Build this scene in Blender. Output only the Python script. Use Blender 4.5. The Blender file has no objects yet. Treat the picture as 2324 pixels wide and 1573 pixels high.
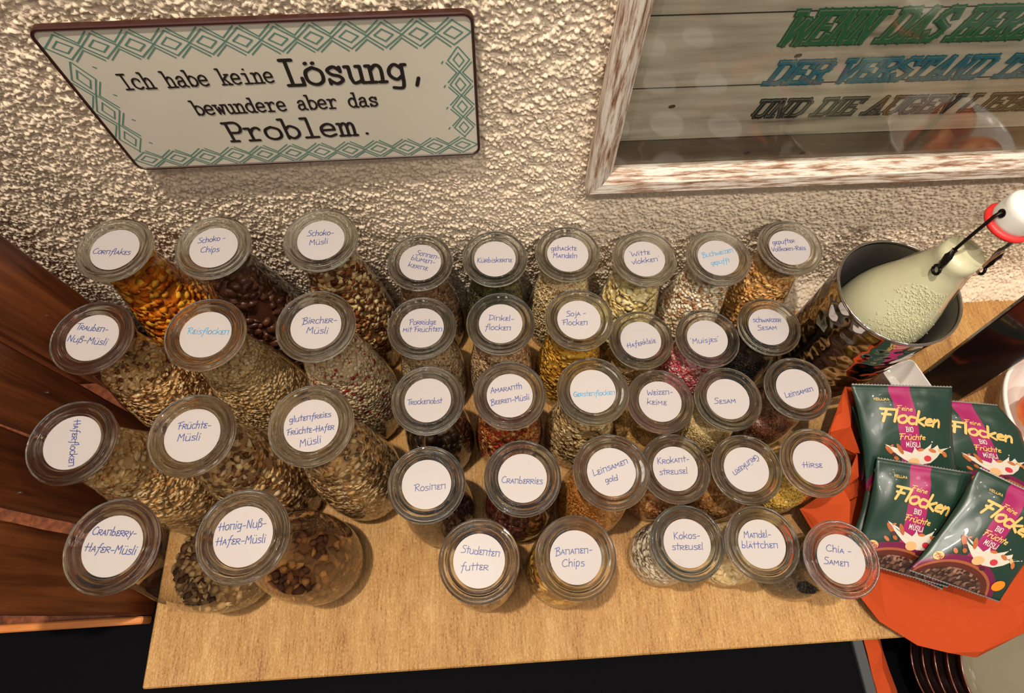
import bpy, math, random
import numpy as np
from mathutils import Matrix, Vector

# ------------------------------------------------------------------ camera, world, lights, exposure
SC = bpy.context.scene
COL = SC.collection
S = 0.001                      # the scene is measured in millimetres below
random.seed(7)
RNG = np.random.default_rng(11)

def look(p, r, y):
    f = Vector((math.sin(y)*math.cos(p), math.cos(y)*math.cos(p), -math.sin(p)))
    rt = Vector((math.cos(y), -math.sin(y), 0))
    dn = f.cross(rt)
    X = rt*math.cos(r) + dn*math.sin(r)
    D = -rt*math.sin(r) + dn*math.cos(r)
    return X, -D, -f
cam = bpy.data.cameras.new('camera')
cam.sensor_width = 36.0
cam.lens = 36.0*1342.68/2324.0
cam.clip_start = 0.01
co = bpy.data.objects.new('camera', cam); COL.objects.link(co)
X, Y, Z = look(1.14125372, -0.0301374478, 0.0867588043)
M = Matrix((X, Y, Z)).transposed().to_4x4(); M.translation = Vector((0, 0, 0.7168))
co.matrix_world = M
SC.camera = co

world = bpy.data.worlds.new('dim_room'); SC.world = world
world.use_nodes = True
world.node_tree.nodes['Background'].inputs[0].default_value = (1.0, 0.9, 0.8, 1)
world.node_tree.nodes['Background'].inputs[1].default_value = 0.22

def spot(name, loc, target, power, color, size_deg, blend, radius):
    l = bpy.data.lights.new(name, 'SPOT'); l.energy = power; l.color = color
    l.spot_size = math.radians(size_deg); l.spot_blend = blend; l.shadow_soft_size = radius
    o = bpy.data.objects.new(name, l); COL.objects.link(o)
    o.location = Vector(loc)*S
    o.rotation_euler = (Vector(target)-Vector(loc)).to_track_quat('-Z', 'Y').to_euler()
    return o
spot('ceiling_spotlight', (-230, 75, 1950), (-90, 230, 60), 108.0, (1.0, 0.90, 0.77), 100, .3, .016)
spot('ceiling_spotlight', (330, -380, 1550), (500, 392, 120), 36.0, (1.0, 0.92, 0.82), 46, .7, .02)
spot('ceiling_spotlight', (1000, -150, 1400), (300, 250, 60), 7.0, (1.0, 0.90, 0.78), 100, .4, .02)
spot('ceiling_spotlight', (-560, -560, 1900), (-80, 200, 0), 12.0, (1.0, 0.90, 0.77), 60, .6, .03)

SC.view_settings.view_transform = 'Standard'
SC.view_settings.look = 'None'
SC.view_settings.gamma = 1.0
SC.view_settings.use_curve_mapping = False
SC.view_settings.exposure = 0.15
SC.cycles.use_denoising = True
SC.cycles.max_bounces = 14
SC.cycles.transparent_max_bounces = 24
SC.cycles.transmission_bounces = 12
SC.cycles.caustics_refractive = False
SC.cycles.caustics_reflective = False

# ------------------------------------------------------------------ helpers
def link_obj(name, data, parent=None, loc=None):
    o = bpy.data.objects.new(name, data); COL.objects.link(o)
    if parent is not None: o.parent = parent
    if loc is not None: o.location = Vector(loc)*S
    return o
def tag(o, label=None, cat=None, group=None, kind=None):
    if label: o['label'] = label
    if cat: o['category'] = cat
    if group: o['group'] = group
    if kind: o['kind'] = kind
    return o
def thing(name, loc, label, cat, group=None, rz=0):
    o = link_obj(name, None, None, loc); o.rotation_euler.z = rz
    o.empty_display_size = .02
    return tag(o, label, cat, group)
def mesh(name, verts, faces, mat=None, smooth=False, cols=None, uvs=None):
    me = bpy.data.meshes.new(name)
    v = np.asarray(verts, dtype=np.float64)*S
    if isinstance(faces, np.ndarray):
        n, k = faces.shape
        me.vertices.add(len(v)); me.vertices.foreach_set('co', v.ravel())
        me.loops.add(n*k); me.loops.foreach_set('vertex_index', faces.ravel().astype(np.int32))
        me.polygons.add(n); me.polygons.foreach_set('loop_start', np.arange(0, n*k, k, dtype=np.int32))
        me.update(calc_edges=True)
    else:
        me.from_pydata([tuple(a) for a in v], [], faces)
        me.update()
    if smooth:
        me.polygons.foreach_set('use_smooth', np.ones(len(me.polygons), dtype=bool))
    if cols is not None:
        a = me.color_attributes.new('Col', 'FLOAT_COLOR', 'POINT')
        a.data.foreach_set('color', np.asarray(cols, dtype=np.float32).ravel())
    if uvs is not None:
        uvl = me.uv_layers.new(name='UVMap')
        idx = np.empty(len(me.loops), dtype=np.int32); me.loops.foreach_get('vertex_index', idx)
        uvl.data.foreach_set('uv', np.asarray(uvs, dtype=np.float32)[idx].ravel())
    if mat is not None: me.materials.append(mat)
    return me
def grid_faces(nu, nv, closed=False):
    """quads of a (nv rows) x (nu columns) vertex grid"""
    i = np.arange(nv-1)[:, None]; j = np.arange(nu if closed else nu-1)[None, :]
    j2 = (j+1) % nu
    f = np.stack(np.broadcast_arrays(i*nu+j, i*nu+j2, (i+1)*nu+j2, (i+1)*nu+j), -1)
    return f.reshape(-1, 4)
def lathe(profile, seg=64, cap0=False, cap1=False, rfun=None):
    p = np.array(profile, float); t = np.linspace(0, 2*np.pi, seg, endpoint=False)
    r = p[:, 0][:, None]*np.ones(seg)
    if rfun is not None: r = r*rfun(p[:, 1][:, None], t[None, :])
    v = np.stack([r*np.cos(t), r*np.sin(t), p[:, 1][:, None]*np.ones(seg)], -1).reshape(-1, 3)
    f = [tuple(q) for q in grid_faces(seg, len(p), True)]
    if cap0: f.append(tuple(range(seg-1, -1, -1)))
    if cap1: f.append(tuple((len(p)-1)*seg+k for k in range(seg)))
    return v, f
def box(x0, x1, y0, y1, z0, z1, b=0.0):
    """box with chamfered long edges: 8 or 24 corner vertices"""
    if b <= 0:
        v = [(x, y, z) for z in (z0, z1) for y in (y0, y1) for x in (x0, x1)]
        f = [(0, 2, 3, 1), (4, 5, 7, 6), (0, 1, 5, 4), (2, 6, 7, 3), (0, 4, 6, 2), (1, 3, 7, 5)]
        return v, f
    v = []; idx = {}
    for a in (0, 1):
        for c in (0, 1):
            for d in (0, 1):
                X_, Y_, Z_ = (x0, x1)[a], (y0, y1)[c], (z0, z1)[d]
                sx, sy, sz = (1, -1)[a]*b, (1, -1)[c]*b, (1, -1)[d]*b
                idx[(a, c, d)] = len(v)
                v += [(X_, Y_+sy, Z_+sz), (X_+sx, Y_, Z_+sz), (X_+sx, Y_+sy, Z_)]
    f = []
    def q(*k): f.append(tuple(k))
    I = idx
    for a in (0, 1):
        k = [I[(a, 0, 0)], I[(a, 1, 0)], I[(a, 1, 1)], I[(a, 0, 1)]]; q(*(k if a else k[::-1]))
        k = [I[(0, a, 0)]+1, I[(0, a, 1)]+1, I[(1, a, 1)]+1, I[(1, a, 0)]+1]; q(*(k if a else k[::-1]))
        k = [I[(0, 0, a)]+2, I[(1, 0, a)]+2, I[(1, 1, a)]+2, I[(0, 1, a)]+2]; q(*(k if a else k[::-1]))
    for a in (0, 1):
        for c in (0, 1):
            q(I[(a, c, 0)], I[(a, c, 1)], I[(a, c, 1)]+1, I[(a, c, 0)]+1)
            q(I[(a, 0, c)], I[(a, 1, c)], I[(a, 1, c)]+2, I[(a, 0, c)]+2)
            q(I[(0, a, c)]+1, I[(1, a, c)]+1, I[(1, a, c)]+2, I[(0, a, c)]+2)
            for d in (0, 1):
                n = I[(a, c, d)]; q(n, n+1, n+2)
    return v, f
def fix(me):
    import bmesh
    bm = bmesh.new(); bm.from_mesh(me); bmesh.ops.recalc_face_normals(bm, faces=bm.faces); bm.to_mesh(me); bm.free()
    return me
def join(parts):
    V = []; F = []
    for v, f in parts:
        n = len(V); V += [tuple(a) for a in v]; F += [tuple(n+i for i in q) for q in f]
    return V, F
def tube(pts, r, seg=10, closed=False):
    P = [Vector(p) for p in pts]; n = len(P); V = []; F = []
    up = Vector((0.13, 0.27, 1)).normalized()
    for i, p in enumerate(P):
        a = P[(i-1) % n] if (closed or i > 0) else p
        b = P[(i+1) % n] if (closed or i < n-1) else p
        d = (b-a).normalized(); s = d.cross(up)
        if s.length < 1e-3: s = d.cross(Vector((1, 0, 0)))
        s.normalize(); w = s.cross(d)
        rr = r[i] if hasattr(r, '__len__') else r
        for k in range(seg):
            t = 2*math.pi*k/seg; V.append(p+(s*math.cos(t)+w*math.sin(t))*rr)
    m = n if closed else n-1
    for i in range(m):
        for k in range(seg):
            a = i*seg; b = ((i+1) % n)*seg; k2 = (k+1) % seg
            F.append((a+k, a+k2, b+k2, b+k))
    if not closed: F.append(tuple(range(seg-1, -1, -1))); F.append(tuple((n-1)*seg+k for k in range(seg)))
    return V, F

# ------------------------------------------------------------------ materials
def new_mat(name):
    m = bpy.data.materials.new(name); m.use_nodes = True
    nt = m.node_tree; return m, nt, nt.nodes['Principled BSDF']
def srgb(r, g, b):
    f = lambda c: ((c/255+.055)/1.055)**2.4 if c/255 > .04045 else c/255/12.92
    return (f(r), f(g), f(b), 1)
def node(nt, typ, **kw):
    n = nt.nodes.new(typ)
    for k, v in kw.items(): setattr(n, k, v)
    return n
def plain(name, col, rough=.5, metal=0.0, spec=.5, coat=0.0, bump=None):
    m, nt, b = new_mat(name)
    b.inputs['Base Color'].default_value = srgb(*col); b.inputs['Roughness'].default_value = rough
    b.inputs['Metallic'].default_value = metal; b.inputs['Specular IOR Level'].default_value = spec
    b.inputs['Coat Weight'].default_value = coat
    if bump:
        tc = node(nt, 'ShaderNodeTexCoord'); nz = node(nt, 'ShaderNodeTexNoise')
        nz.inputs['Scale'].default_value = bump[0]; nz.inputs['Detail'].default_value = 6
        bp = node(nt, 'ShaderNodeBump'); bp.inputs['Strength'].default_value = bump[1]; bp.inputs['Distance'].default_value = bump[2]
        nt.links.new(tc.outputs['Object'], nz.inputs['Vector']); nt.links.new(nz.outputs[0], bp.inputs['Height'])
        nt.links.new(bp.outputs[0], b.inputs['Normal'])
    return m
def ramp(nt, stops, fac):
    r = node(nt, 'ShaderNodeValToRGB'); e = r.color_ramp.elements
    while len(e) < len(stops): e.new(.5)
    for i, (p, c) in enumerate(stops):
        e[i].position = p; e[i].color = srgb(*c) if len(c) == 3 else c
    nt.links.new(fac, r.inputs[0]); return r
def wood(name, dark, mid, light, axis, fine=1.0, rough=.5, bumpd=.0006, gloss=.4):
    """grain stretched along one axis"""
    m, nt, b = new_mat(name); tc = node(nt, 'ShaderNodeTexCoord'); mp = node(nt, 'ShaderNodeMapping')
    sc = [110*fine]*3; sc[axis] = 6*fine; mp.inputs['Scale'].default_value = sc
    nt.links.new(tc.outputs['Object'], mp.inputs[0])
    n1 = node(nt, 'ShaderNodeTexNoise'); n1.inputs['Scale'].default_value = 1.0; n1.inputs['Detail'].default_value = 8; n1.inputs['Roughness'].default_value = .62; n1.inputs['Distortion'].default_value = .4
    nt.links.new(mp.outputs[0], n1.inputs['Vector'])
    mp2 = node(nt, 'ShaderNodeMapping'); s2 = [18*fine]*3; s2[axis] = 2.5*fine; mp2.inputs['Scale'].default_value = s2
    nt.links.new(tc.outputs['Object'], mp2.inputs[0])
    n2 = node(nt, 'ShaderNodeTexNoise'); n2.inputs['Scale'].default_value = 1; n2.inputs['Detail'].default_value = 4
    nt.links.new(mp2.outputs[0], n2.inputs['Vector'])
    ad = node(nt, 'ShaderNodeMath', operation='MULTIPLY_ADD'); nt.links.new(n1.outputs[0], ad.inputs[0]); ad.inputs[1].default_value = .6
    mu = node(nt, 'ShaderNodeMath', operation='MULTIPLY'); nt.links.new(n2.outputs[0], mu.inputs[0]); mu.inputs[1].default_value = .4
    nt.links.new(mu.outputs[0], ad.inputs[2])
    r = ramp(nt, [(.34, dark), (.5, mid), (.66, light)], ad.outputs[0]); nt.links.new(r.outputs[0], b.inputs['Base Color'])
    b.inputs['Roughness'].default_value = rough; b.inputs['Specular IOR Level'].default_value = gloss
    bp = node(nt, 'ShaderNodeBump'); bp.inputs['Strength'].default_value = .7; bp.inputs['Distance'].default_value = bumpd
    nt.links.new(n1.outputs[0], bp.inputs['Height']); nt.links.new(bp.outputs[0], b.inputs['Normal'])
    return m

def glass_solid(name, tint, rough=.0):
    m, nt, b = new_mat(name)
    b.inputs['Base Color'].default_value = (*tint, 1); b.inputs['Roughness'].default_value = rough
    b.inputs['Transmission Weight'].default_value = 1; b.inputs['IOR'].default_value = 1.5
    return m
def glass_thin(name, tint, ior=1.5, rough=.02, bump=0):
    """a thin glass wall: light passes straight, the surface mirrors by Fresnel"""
    m, nt, b = new_mat(name); nt.nodes.remove(b)
    out = [n for n in nt.nodes if n.type == 'OUTPUT_MATERIAL'][0]
    t = node(nt, 'ShaderNodeBsdfTransparent'); t.inputs[0].default_value = (*tint, 1)
    g = node(nt, 'ShaderNodeBsdfGlossy'); g.inputs['Roughness'].default_value = rough
    lw = node(nt, 'ShaderNodeLayerWeight'); lw.inputs[0].default_value = .5
    pw = node(nt, 'ShaderNodeMath', operation='POWER'); nt.links.new(lw.outputs[1], pw.inputs[0]); pw.inputs[1].default_value = 4.0
    f = node(nt, 'ShaderNodeMath', operation='MULTIPLY_ADD'); nt.links.new(pw.outputs[0], f.inputs[0]); f.inputs[1].default_value = .8; f.inputs[2].default_value = .04
    mx = node(nt, 'ShaderNodeMixShader'); nt.links.new(f.outputs[0], mx.inputs[0]); nt.links.new(t.outputs[0], mx.inputs[1]); nt.links.new(g.outputs[0], mx.inputs[2])
    nt.links.new(mx.outputs[0], out.inputs[0])
    return m
M_LID = glass_solid('lid_glass', (.93, .97, .93))
def let_light_through(m, k):
    """clear glass lets part of the light pass unbent"""
    nt = m.node_tree; b = nt.nodes['Principled BSDF']; out = [n for n in nt.nodes if n.type == 'OUTPUT_MATERIAL'][0]
    t = node(nt, 'ShaderNodeBsdfTransparent'); t.inputs[0].default_value = (1, .985, .955, 1); mx = node(nt, 'ShaderNodeMixShader'); mx.inputs[0].default_value = k
    nt.links.new(b.outputs[0], mx.inputs[1]); nt.links.new(t.outputs[0], mx.inputs[2]); nt.links.new(mx.outputs[0], out.inputs[0])
let_light_through(M_LID, .10)
M_BODY = glass_thin('jar_glass', (.99, .98, .955))
M_PAPER = plain('sticker_paper', (168, 160, 158), .42, spec=.4)
M_INK = plain('blue_ink', (26, 52, 120), .5)
M_INKL = plain('light_blue_ink', (52, 138, 182), .5)
m, nt, b = new_mat('dry_goods')
at = node(nt, 'ShaderNodeAttribute'); at.attribute_name = 'Col'; nt.links.new(at.outputs[0], b.inputs['Base Color'])
b.inputs['Roughness'].default_value = .8; b.inputs['Specular IOR Level'].default_value = .12
M_FOOD = m
m, nt, b = new_mat('dark_dry_goods')
at = node(nt, 'ShaderNodeAttribute'); at.attribute_name = 'Col'; nt.links.new(at.outputs[0], b.inputs['Base Color'])
b.inputs['Roughness'].default_value = .32
M_FOODG = m

# ------------------------------------------------------------------ writing
HAND = {
'C':(.7,'.6,.8 .4,.92 .1,.6 .1,.2 .35,.02 .65,.15'),'o':(.52,'.25,.58 .05,.4 .08,.08 .3,0 .46,.25 .4,.5 .25,.58'),
'r':(.54,'!.05,0 .05,.6|.05,.6 .4,.58 .42,.38 .08,.3|!.15,.3 .48,0'),'n':(.62,'!.1,0 .1,.6|!0,.6 .5,.6 .5,0'),
'f':(.48,'.5,.95 .35,.9 .25,.5 .2,0 .1,-.35|!.05,.5 .42,.52'),'l':(.24,'!.1,1 .08,.1 .15,0'),
'a':(.52,'!.02,0 .25,.6 .45,0|!.1,.22 .4,.22'),'k':(.54,'!.08,1 .06,0|.44,.62 .3,.42 .08,.3 .3,.22 .46,0'),
'e':(.46,'.4,.55 .15,.6 .08,.45 .3,.32 .08,.22 .1,.03 .42,.05'),'s':(.46,'.4,.55 .12,.56 .12,.38 .38,.25 .35,.05 .05,.03'),
'S':(.64,'.6,.92 .25,.92 .2,.65 .5,.45 .5,.1 .05,.02'),'c':(.48,'.42,.55 .15,.58 .05,.25 .2,0 .45,.08'),
'h':(.54,'!.08,1 .08,0|.08,.4 .3,.6 .42,.45 .42,0'),'i':(.24,'!.1,.58 .1,0|!.11,.8 .16,.86'),
'p':(.52,'!.08,.55 .06,-.35|.08,.5 .3,.6 .42,.35 .3,.02 .08,.08'),'-':(.5,'!.08,.3 .4,.33'),' ':(.3,''),
'M':(.76,'!.05,0 .1,.88 .32,.42 .56,.92 .62,0'),'m':(.66,'!.05,0 .08,.6 .28,.25 .5,.62 .54,0'),
'u':(.56,'.06,.58 .06,.1 .25,0 .42,.12|!.44,.58 .46,0'),'t':(.42,'!.2,.9 .2,0|!0,.58 .42,.6'),
'T':(.5,'!.3,.85 .28,0|!-.05,.85 .65,.97'),'b':(.52,'!.08,1 .06,0|.06,.1 .3,0 .42,.25 .3,.45 .08,.4'),
'N':(.68,'!.08,0 .1,.9 .5,0 .54,.95'),'\u00df':(.55,'!.08,-.3 .1,.8|.1,.8 .3,.95 .42,.75 .2,.5 .48,.35 .4,.02 .15,.02'),
'R':(.62,'!.1,0 .1,.85|-.1,.8 .35,.95 .5,.7 .12,.45|!.15,.45 .55,0'),'B':(.62,'!.1,-.1 .12,.85|-.1,.8 .4,.95 .45,.7 .15,.5|.15,.5 .5,.4 .5,.05 0,-.12'),
'K':(.62,'!.08,.95 .08,0|!.5,.95 .1,.45 .55,0'),'g':(.54,'.4,.5 .1,.55 .08,.15 .3,.08 .42,.3|!.44,.58 .42,-.25 .1,-.3'),
'd':(.56,'.4,.4 .1,.5 .06,.1 .3,0 .44,.2|!.46,1 .46,0'),'H':(.66,'!.1,0 .12,.85|!.5,.9 .5,0|!-.1,.42 .6,.46'),
'j':(.3,'!.2,.58 .18,-.25 0,-.35|!.2,.8 .24,.86'),'F':(.54,'!.15,0 .2,.85|!-.1,.75 .6,1|!.05,.45 .45,.48'),
'w':(.64,'.02,.58 .1,.02 .28,.4 .45,.02 .58,.58'),'W':(.84,'.02,.85 .15,.02 .38,.5 .6,.02 .78,.85'),
'v':(.46,'!.02,.58 .22,0 .42,.58'),'z':(.48,'!.02,.55 .4,.58 .05,.02 .45,.03'),'V':(.56,'!0,.9 .25,0 .55,.95'),
'L':(.54,'!.1,.9 .06,.02 .5,.08'),'G':(.66,'.6,.8 .35,.92 .08,.5 .3,0 .58,.15 .6,.42 .35,.42'),
'D':(.62,'!.1,0 .12,.85|-.05,.85 .5,.8 .55,.3 .05,0'),'P':(.56,'!.1,-.05 .12,.85|-.1,.8 .4,.95 .5,.65 .12,.42'),
'A':(.62,'!.02,0 .3,.9 .55,0|!.12,.35 .5,.35'),'y':(.5,'!.05,.58 .22,.2|!.45,.58 .1,-.35'),'"':(.28,'!.1,.85 .14,.97')}
TYPE = {
'I':'!.1,1 .5,1|!.3,1 .3,0|!.1,0 .5,0','c':'.48,.5 .45,.64 .25,.68 .08,.5 .08,.15 .3,0 .5,.1',
'h':'!0,1.05 .12,1.05 .12,0|!0,0 .25,0|.12,.5 .3,.68 .45,.55 .45,0|!.35,0 .57,0','a':'.1,.55 .25,.68 .42,.6 .44,.1 .56,0|.43,.4 .15,.36 .06,.15 .2,0 .43,.12',
'b':'!0,1.05 .12,1.05 .12,0|.12,.5 .3,.68 .52,.5 .52,.18 .3,0 .12,.18','e':'!.07,.36 .5,.36|.5,.36 .46,.6 .28,.69 .07,.5 .08,.15 .28,0 .5,.1',
'k':'!0,1.05 .12,1.05 .12,0|!0,0 .25,0|!.5,.65 .13,.28|!.25,.4 .5,0|!.36,.66 .56,.66|!.38,0 .58,0','i':'!.1,.66 .3,.66 .3,0|!.08,0 .52,0|!.28,.95 .31,.95',
'n':'!0,.66 .12,.66 .12,0|!0,0 .25,0|.12,.48 .3,.68 .45,.55 .45,0|!.35,0 .57,0','L':'!.05,1 .4,1|!.2,1 .2,0|!.05,0 .55,0 .55,.28',
'o':'.3,.68 .07,.52 .07,.15 .3,0 .53,.15 .53,.52 .3,.68','s':'!.48,.48 .48,.66|.48,.52 .3,.68 .1,.55 .2,.38 .42,.3 .5,.14 .3,0 .1,.15|!.1,0 .1,.18',
'u':'!0,.66 .12,.66 .12,.2|.12,.25 .2,0 .42,.08 .46,.2|!.34,.66 .46,.66 .46,0 .58,0','g':'.46,.5 .25,.68 .07,.5 .07,.25 .27,.08 .46,.25|!.58,.66 .46,.66 .46,-.05|.46,-.05 .4,-.28 .12,-.26',
',':'!.3,.1 .22,-.2','.':'!.29,.06 .31,.06','w':'!-.02,.66 .18,.66|!.08,.66 .2,0 .3,.5 .42,0 .54,.66|!.44,.66 .62,.66',
'd':'!.34,1.05 .46,1.05 .46,0 .58,0|.46,.5 .3,.68 .07,.5 .07,.18 .28,0 .46,.15','r':'!.03,.66 .18,.66 .18,0|!.03,0 .38,0|.18,.4 .3,.62 .45,.68 .52,.58',
'P':'!.03,1 .2,1|!.14,1 .14,0|!.03,0 .3,0|.14,1 .45,1 .56,.75 .45,.48 .14,.48','l':'!.12,1.05 .3,1.05 .3,0|!.08,0 .52,0',
'm':'!0,.66 .08,.66 .08,0|!0,0 .16,0|.08,.5 .2,.68 .3,.55 .3,0|.3,.5 .42,.68 .52,.55 .52,0|!.24,0 .36,0|!.46,0 .6,0',' ':''}
TYPE = {k: (.64, v) for k, v in TYPE.items()}
SLAB = {
'W':(.92,'!0,1 .17,0 .4,.75 .62,0 .8,1|@-.1,1 .12,1|@.68,1 .9,1'),'E':(.74,'!.12,0 .12,1|!0,1 .6,1 .6,.78|!.12,.52 .42,.52|!0,0 .6,0 .6,.24'),
'N':(.78,'!.12,0 .12,1 .55,0 .55,1|@0,0 .24,0|@.42,1 .68,1'),'D':(.74,'!.12,0 .12,1|!0,1 .45,1 .6,.8 .6,.2 .45,0 0,0'),
'A':(.78,'!.1,0 .34,1 .58,0|!.2,.32 .5,.32|@-.02,0 .22,0|@.46,0 .7,0'),'S':(.7,'!.58,.76 .45,1 .2,1 .08,.85 .08,.65 .56,.4 .56,.18 .42,0 .2,0 .06,.22'),
'H':(.76,'!.12,0 .12,1|!.55,0 .55,1|!.12,.5 .55,.5|@0,0 .24,0|@.43,0 .67,0|@0,1 .24,1|@.43,1 .67,1'),'R':(.74,'!.12,0 .12,1|!0,1 .45,1 .58,.85 .58,.62 .45,.48 .12,.48|!.38,.48 .6,0|@0,0 .24,0|@.5,0 .68,0'),
'Z':(.7,'!.08,.76 .08,1 .58,1 .08,0 .58,0 .58,.24'),'V':(.7,'!.06,1 .33,0 .6,1|@-.04,1 .17,1|@.5,1 .7,1'),
'T':(.72,'!.34,0 .34,1|!.06,.76 .06,1 .62,1 .62,.76|@.22,0 .46,0'),'U':(.74,'!.12,1 .12,.15 .24,0 .44,0 .56,.15 .56,1|@0,1 .24,1|@.44,1 .68,1'),
'I':(.36,'!.16,0 .16,1|@.04,0 .28,0|@.04,1 .28,1'),'G':(.74,'!.58,.76 .45,1 .2,1 .08,.85 .08,.15 .2,0 .45,0 .58,.15 .58,.45 .35,.45'),
'L':(.7,'!.12,1 .12,0 .58,0 .58,.26|@0,1 .24,1'),'B':(.74,'!.12,0 .12,1|!0,1 .45,1 .57,.85 .57,.62 .48,.52 .12,.52|!.48,.52 .6,.4 .6,.15 .45,0 0,0'),
'O':(.7,'!.2,0 .08,.15 .08,.85 .2,1 .46,1 .58,.85 .58,.15 .46,0 .2,0'),'M':(.86,'!.1,0 .12,1 .37,.3 .62,1 .64,0'),' ':(.4,'')}
BRUSH = dict(HAND)
BRUSH.update({'k':(.5,'!.1,1.15 .02,0|!.48,.65 .08,.3 .48,-.02'),'e':(.46,'.08,.3 .4,.42 .3,.6 .1,.45 .1,.1 .45,.1'),'n':(.5,'!.1,.6 .04,0|.08,.35 .3,.6 .4,.4 .4,0'),
'F':(.6,'!.2,.95 .08,-.1|!-.1,.92 .62,1.02|!0,.5 .42,.55'),'r':(.46,'!.1,.6 .04,0|.08,.35 .25,.58 .42,.5'),'l':(.24,'!.14,1.05 .06,0'),
't':(.4,'!.22,.95 .14,0|!0,.62 .4,.64'),'o':(.5,'.25,.62 .02,.4 .06,.05 .3,0 .48,.3 .4,.58 .25,.62')})
def crom(P, n=5):
    if len(P) < 3: return P
    Q = [P[0]]+P+[P[-1]]; out = [P[0]]
    for i in range(1, len(Q)-2):
        a, b, c, d = [np.array(q) for q in Q[i-1:i+3]]
        for k in range(1, n+1):
            t = k/n; out.append(tuple(.5*((2*b)+(-a+c)*t+(2*a-5*b+4*c-d)*t*t+(-a+3*b-3*c+d)*t**3)))
    return out
def layout(text, font, slab=True, jit=0.0):
    """text -> list of polylines in em units and total width"""
    x = 0; out = []
    for ch in text:
        dots = None; c = ch
        if ch in '\u00fc\u00f6\u00e4\u00dc': c = {'\u00fc': 'u', '\u00f6': 'o', '\u00e4': 'a', '\u00dc': 'U'}[ch]; dots = True
        w, s = font[c]
        jy = random.uniform(-jit, jit)
        for st in s.split('|') if s else []:
            if st[0] == '@' and not slab: continue
            raw = st.lstrip('!@'); P = [tuple(float(q) for q in p.split(',')) for p in raw.split()]
            if st[0] not in '!@': P = crom(P)
            out.append([(x+p[0], p[1]+jy) for p in P])
        if dots:
            h = 1.22 if ch == '\u00dc' else .84
            for dx in (.14, .36): out.append([(x+dx-.01, h), (x+dx+.02, h+.02)])
        x += w
    xs = [p[0] for s in out for p in s]
    x0 = min(xs); W = max(xs)-x0
    return [[(p[0]-x0, p[1]) for p in s] for s in out], W
def ribbon(lines, width, fn, sub=0, cap=True):
    """flat pen strokes; fn maps 2D text coordinates (mm) to 3D"""
    V = []; F = []; cnt = [0]
    def face(q):       # each stroke lies a hair above the one before, so none coincide
        p = [Vector(a) for a in q]; n = (p[1]-p[0]).cross(p[2]-p[1])
        if n.length > 1e-12: n.normalize()
        cnt[0] += 1; m0 = len(V); d = n*((cnt[0] % 30)*.003)
        V.extend([tuple(a+d) for a in p]); F.append(tuple(range(m0, m0+len(p))))
    for L in lines:
        if sub:
            M_ = [L[0]]
            for a, b in zip(L[:-1], L[1:]):
                n = max(1, int(math.hypot(b[0]-a[0], b[1]-a[1])/sub))
                for k in range(1, n+1): M_.append((a[0]+(b[0]-a[0])*k/n, a[1]+(b[1]-a[1])*k/n))
            L = M_
        for a, b in zip(L[:-1], L[1:]):
            d = math.hypot(b[0]-a[0], b[1]-a[1])
            if d < 1e-6: continue
            ux, uy = (b[0]-a[0])/d, (b[1]-a[1])/d; h = width/2; e = 0 if cap else h
            px, py = -uy*h, ux*h
            face([fn(*q) for q in ((a[0]-ux*e+px, a[1]-uy*e+py), (a[0]-ux*e-px, a[1]-uy*e-py), (b[0]+ux*e-px, b[1]+uy*e-py), (b[0]+ux*e+px, b[1]+uy*e+py))])
        if cap:
            for a in L:
                face([fn(a[0]+width/2*math.cos(k*math.pi/4), a[1]+width/2*math.sin(k*math.pi/4)) for k in range(8)])
    return V, F
def text_between(text, font, p, q, height, width, fn, slant=0.0, slab=True, sub=0, cap=True, jit=0.0):
    """write text from p to q (2D, mm) at letter height; returns mesh data through fn"""
    lines, W = layout(text, font, slab, jit)
    p = np.array(p); q = np.array(q); d = q-p; L = np.linalg.norm(d); u = d/L; v = np.array([-u[1], u[0]]); sx = L/W
    Q = [[tuple(p+u*(a[0]*sx+slant*a[1]*height)+v*a[1]*height) for a in s] for s in lines]
    return ribbon(Q, width, fn, sub, cap)

# ------------------------------------------------------------------ large structure
WALL_Y = 392.0
m, nt, b = new_mat('stucco')
b.inputs['Base Color'].default_value = srgb(238, 218, 192); b.inputs['Roughness'].default_value = .45; b.inputs['Specular IOR Level'].default_value = .35
tc = node(nt, 'ShaderNodeTexCoord'); nz = node(nt, 'ShaderNodeTexNoise'); nz.inputs['Scale'].default_value = 220; nz.inputs['Detail'].default_value = 4
nt.links.new(tc.outputs['Object'], nz.inputs['Vector'])
bp = node(nt, 'ShaderNodeBump'); bp.inputs['Strength'].default_value = .5; bp.inputs['Distance'].default_value = .0008
nt.links.new(nz.outputs[0], bp.inputs['Height']); nt.links.new(bp.outputs[0], b.inputs['Normal'])
M_STUCCO = m
def band_noise(nx, nz_, step, lam, width=.35, seed=1):
    r = np.random.default_rng(seed).standard_normal((nz_, nx))
    fx = np.fft.fftfreq(nx, step)[None, :]; fz = np.fft.fftfreq(nz_, step)[:, None]
    k = np.sqrt(fx**2+fz**2); g = np.exp(-((np.log(np.maximum(k, 1e-6)*lam))**2)/(2*width**2))
    out = np.fft.ifft2(np.fft.fft2(r)*g).real
    return out/out.std()
step = 1.3
xs = np.arange(-640, 770, step); zs = np.arange(-28, 480, step)
nx, nz_ = len(xs), len(zs)
h = 1.15*np.abs(band_noise(nx, nz_, step, 9.0, .35, 3))+1.0*np.abs(band_noise(nx, nz_, step, 5.4, .28, 4))+.22*band_noise(nx, nz_, step, 3.4, .3, 5)+.5*band_noise(nx, nz_, step, 26, .4, 6)*.5
h = np.minimum(h, 3.4)
Xg, Zg = np.meshgrid(xs, zs)
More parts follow.
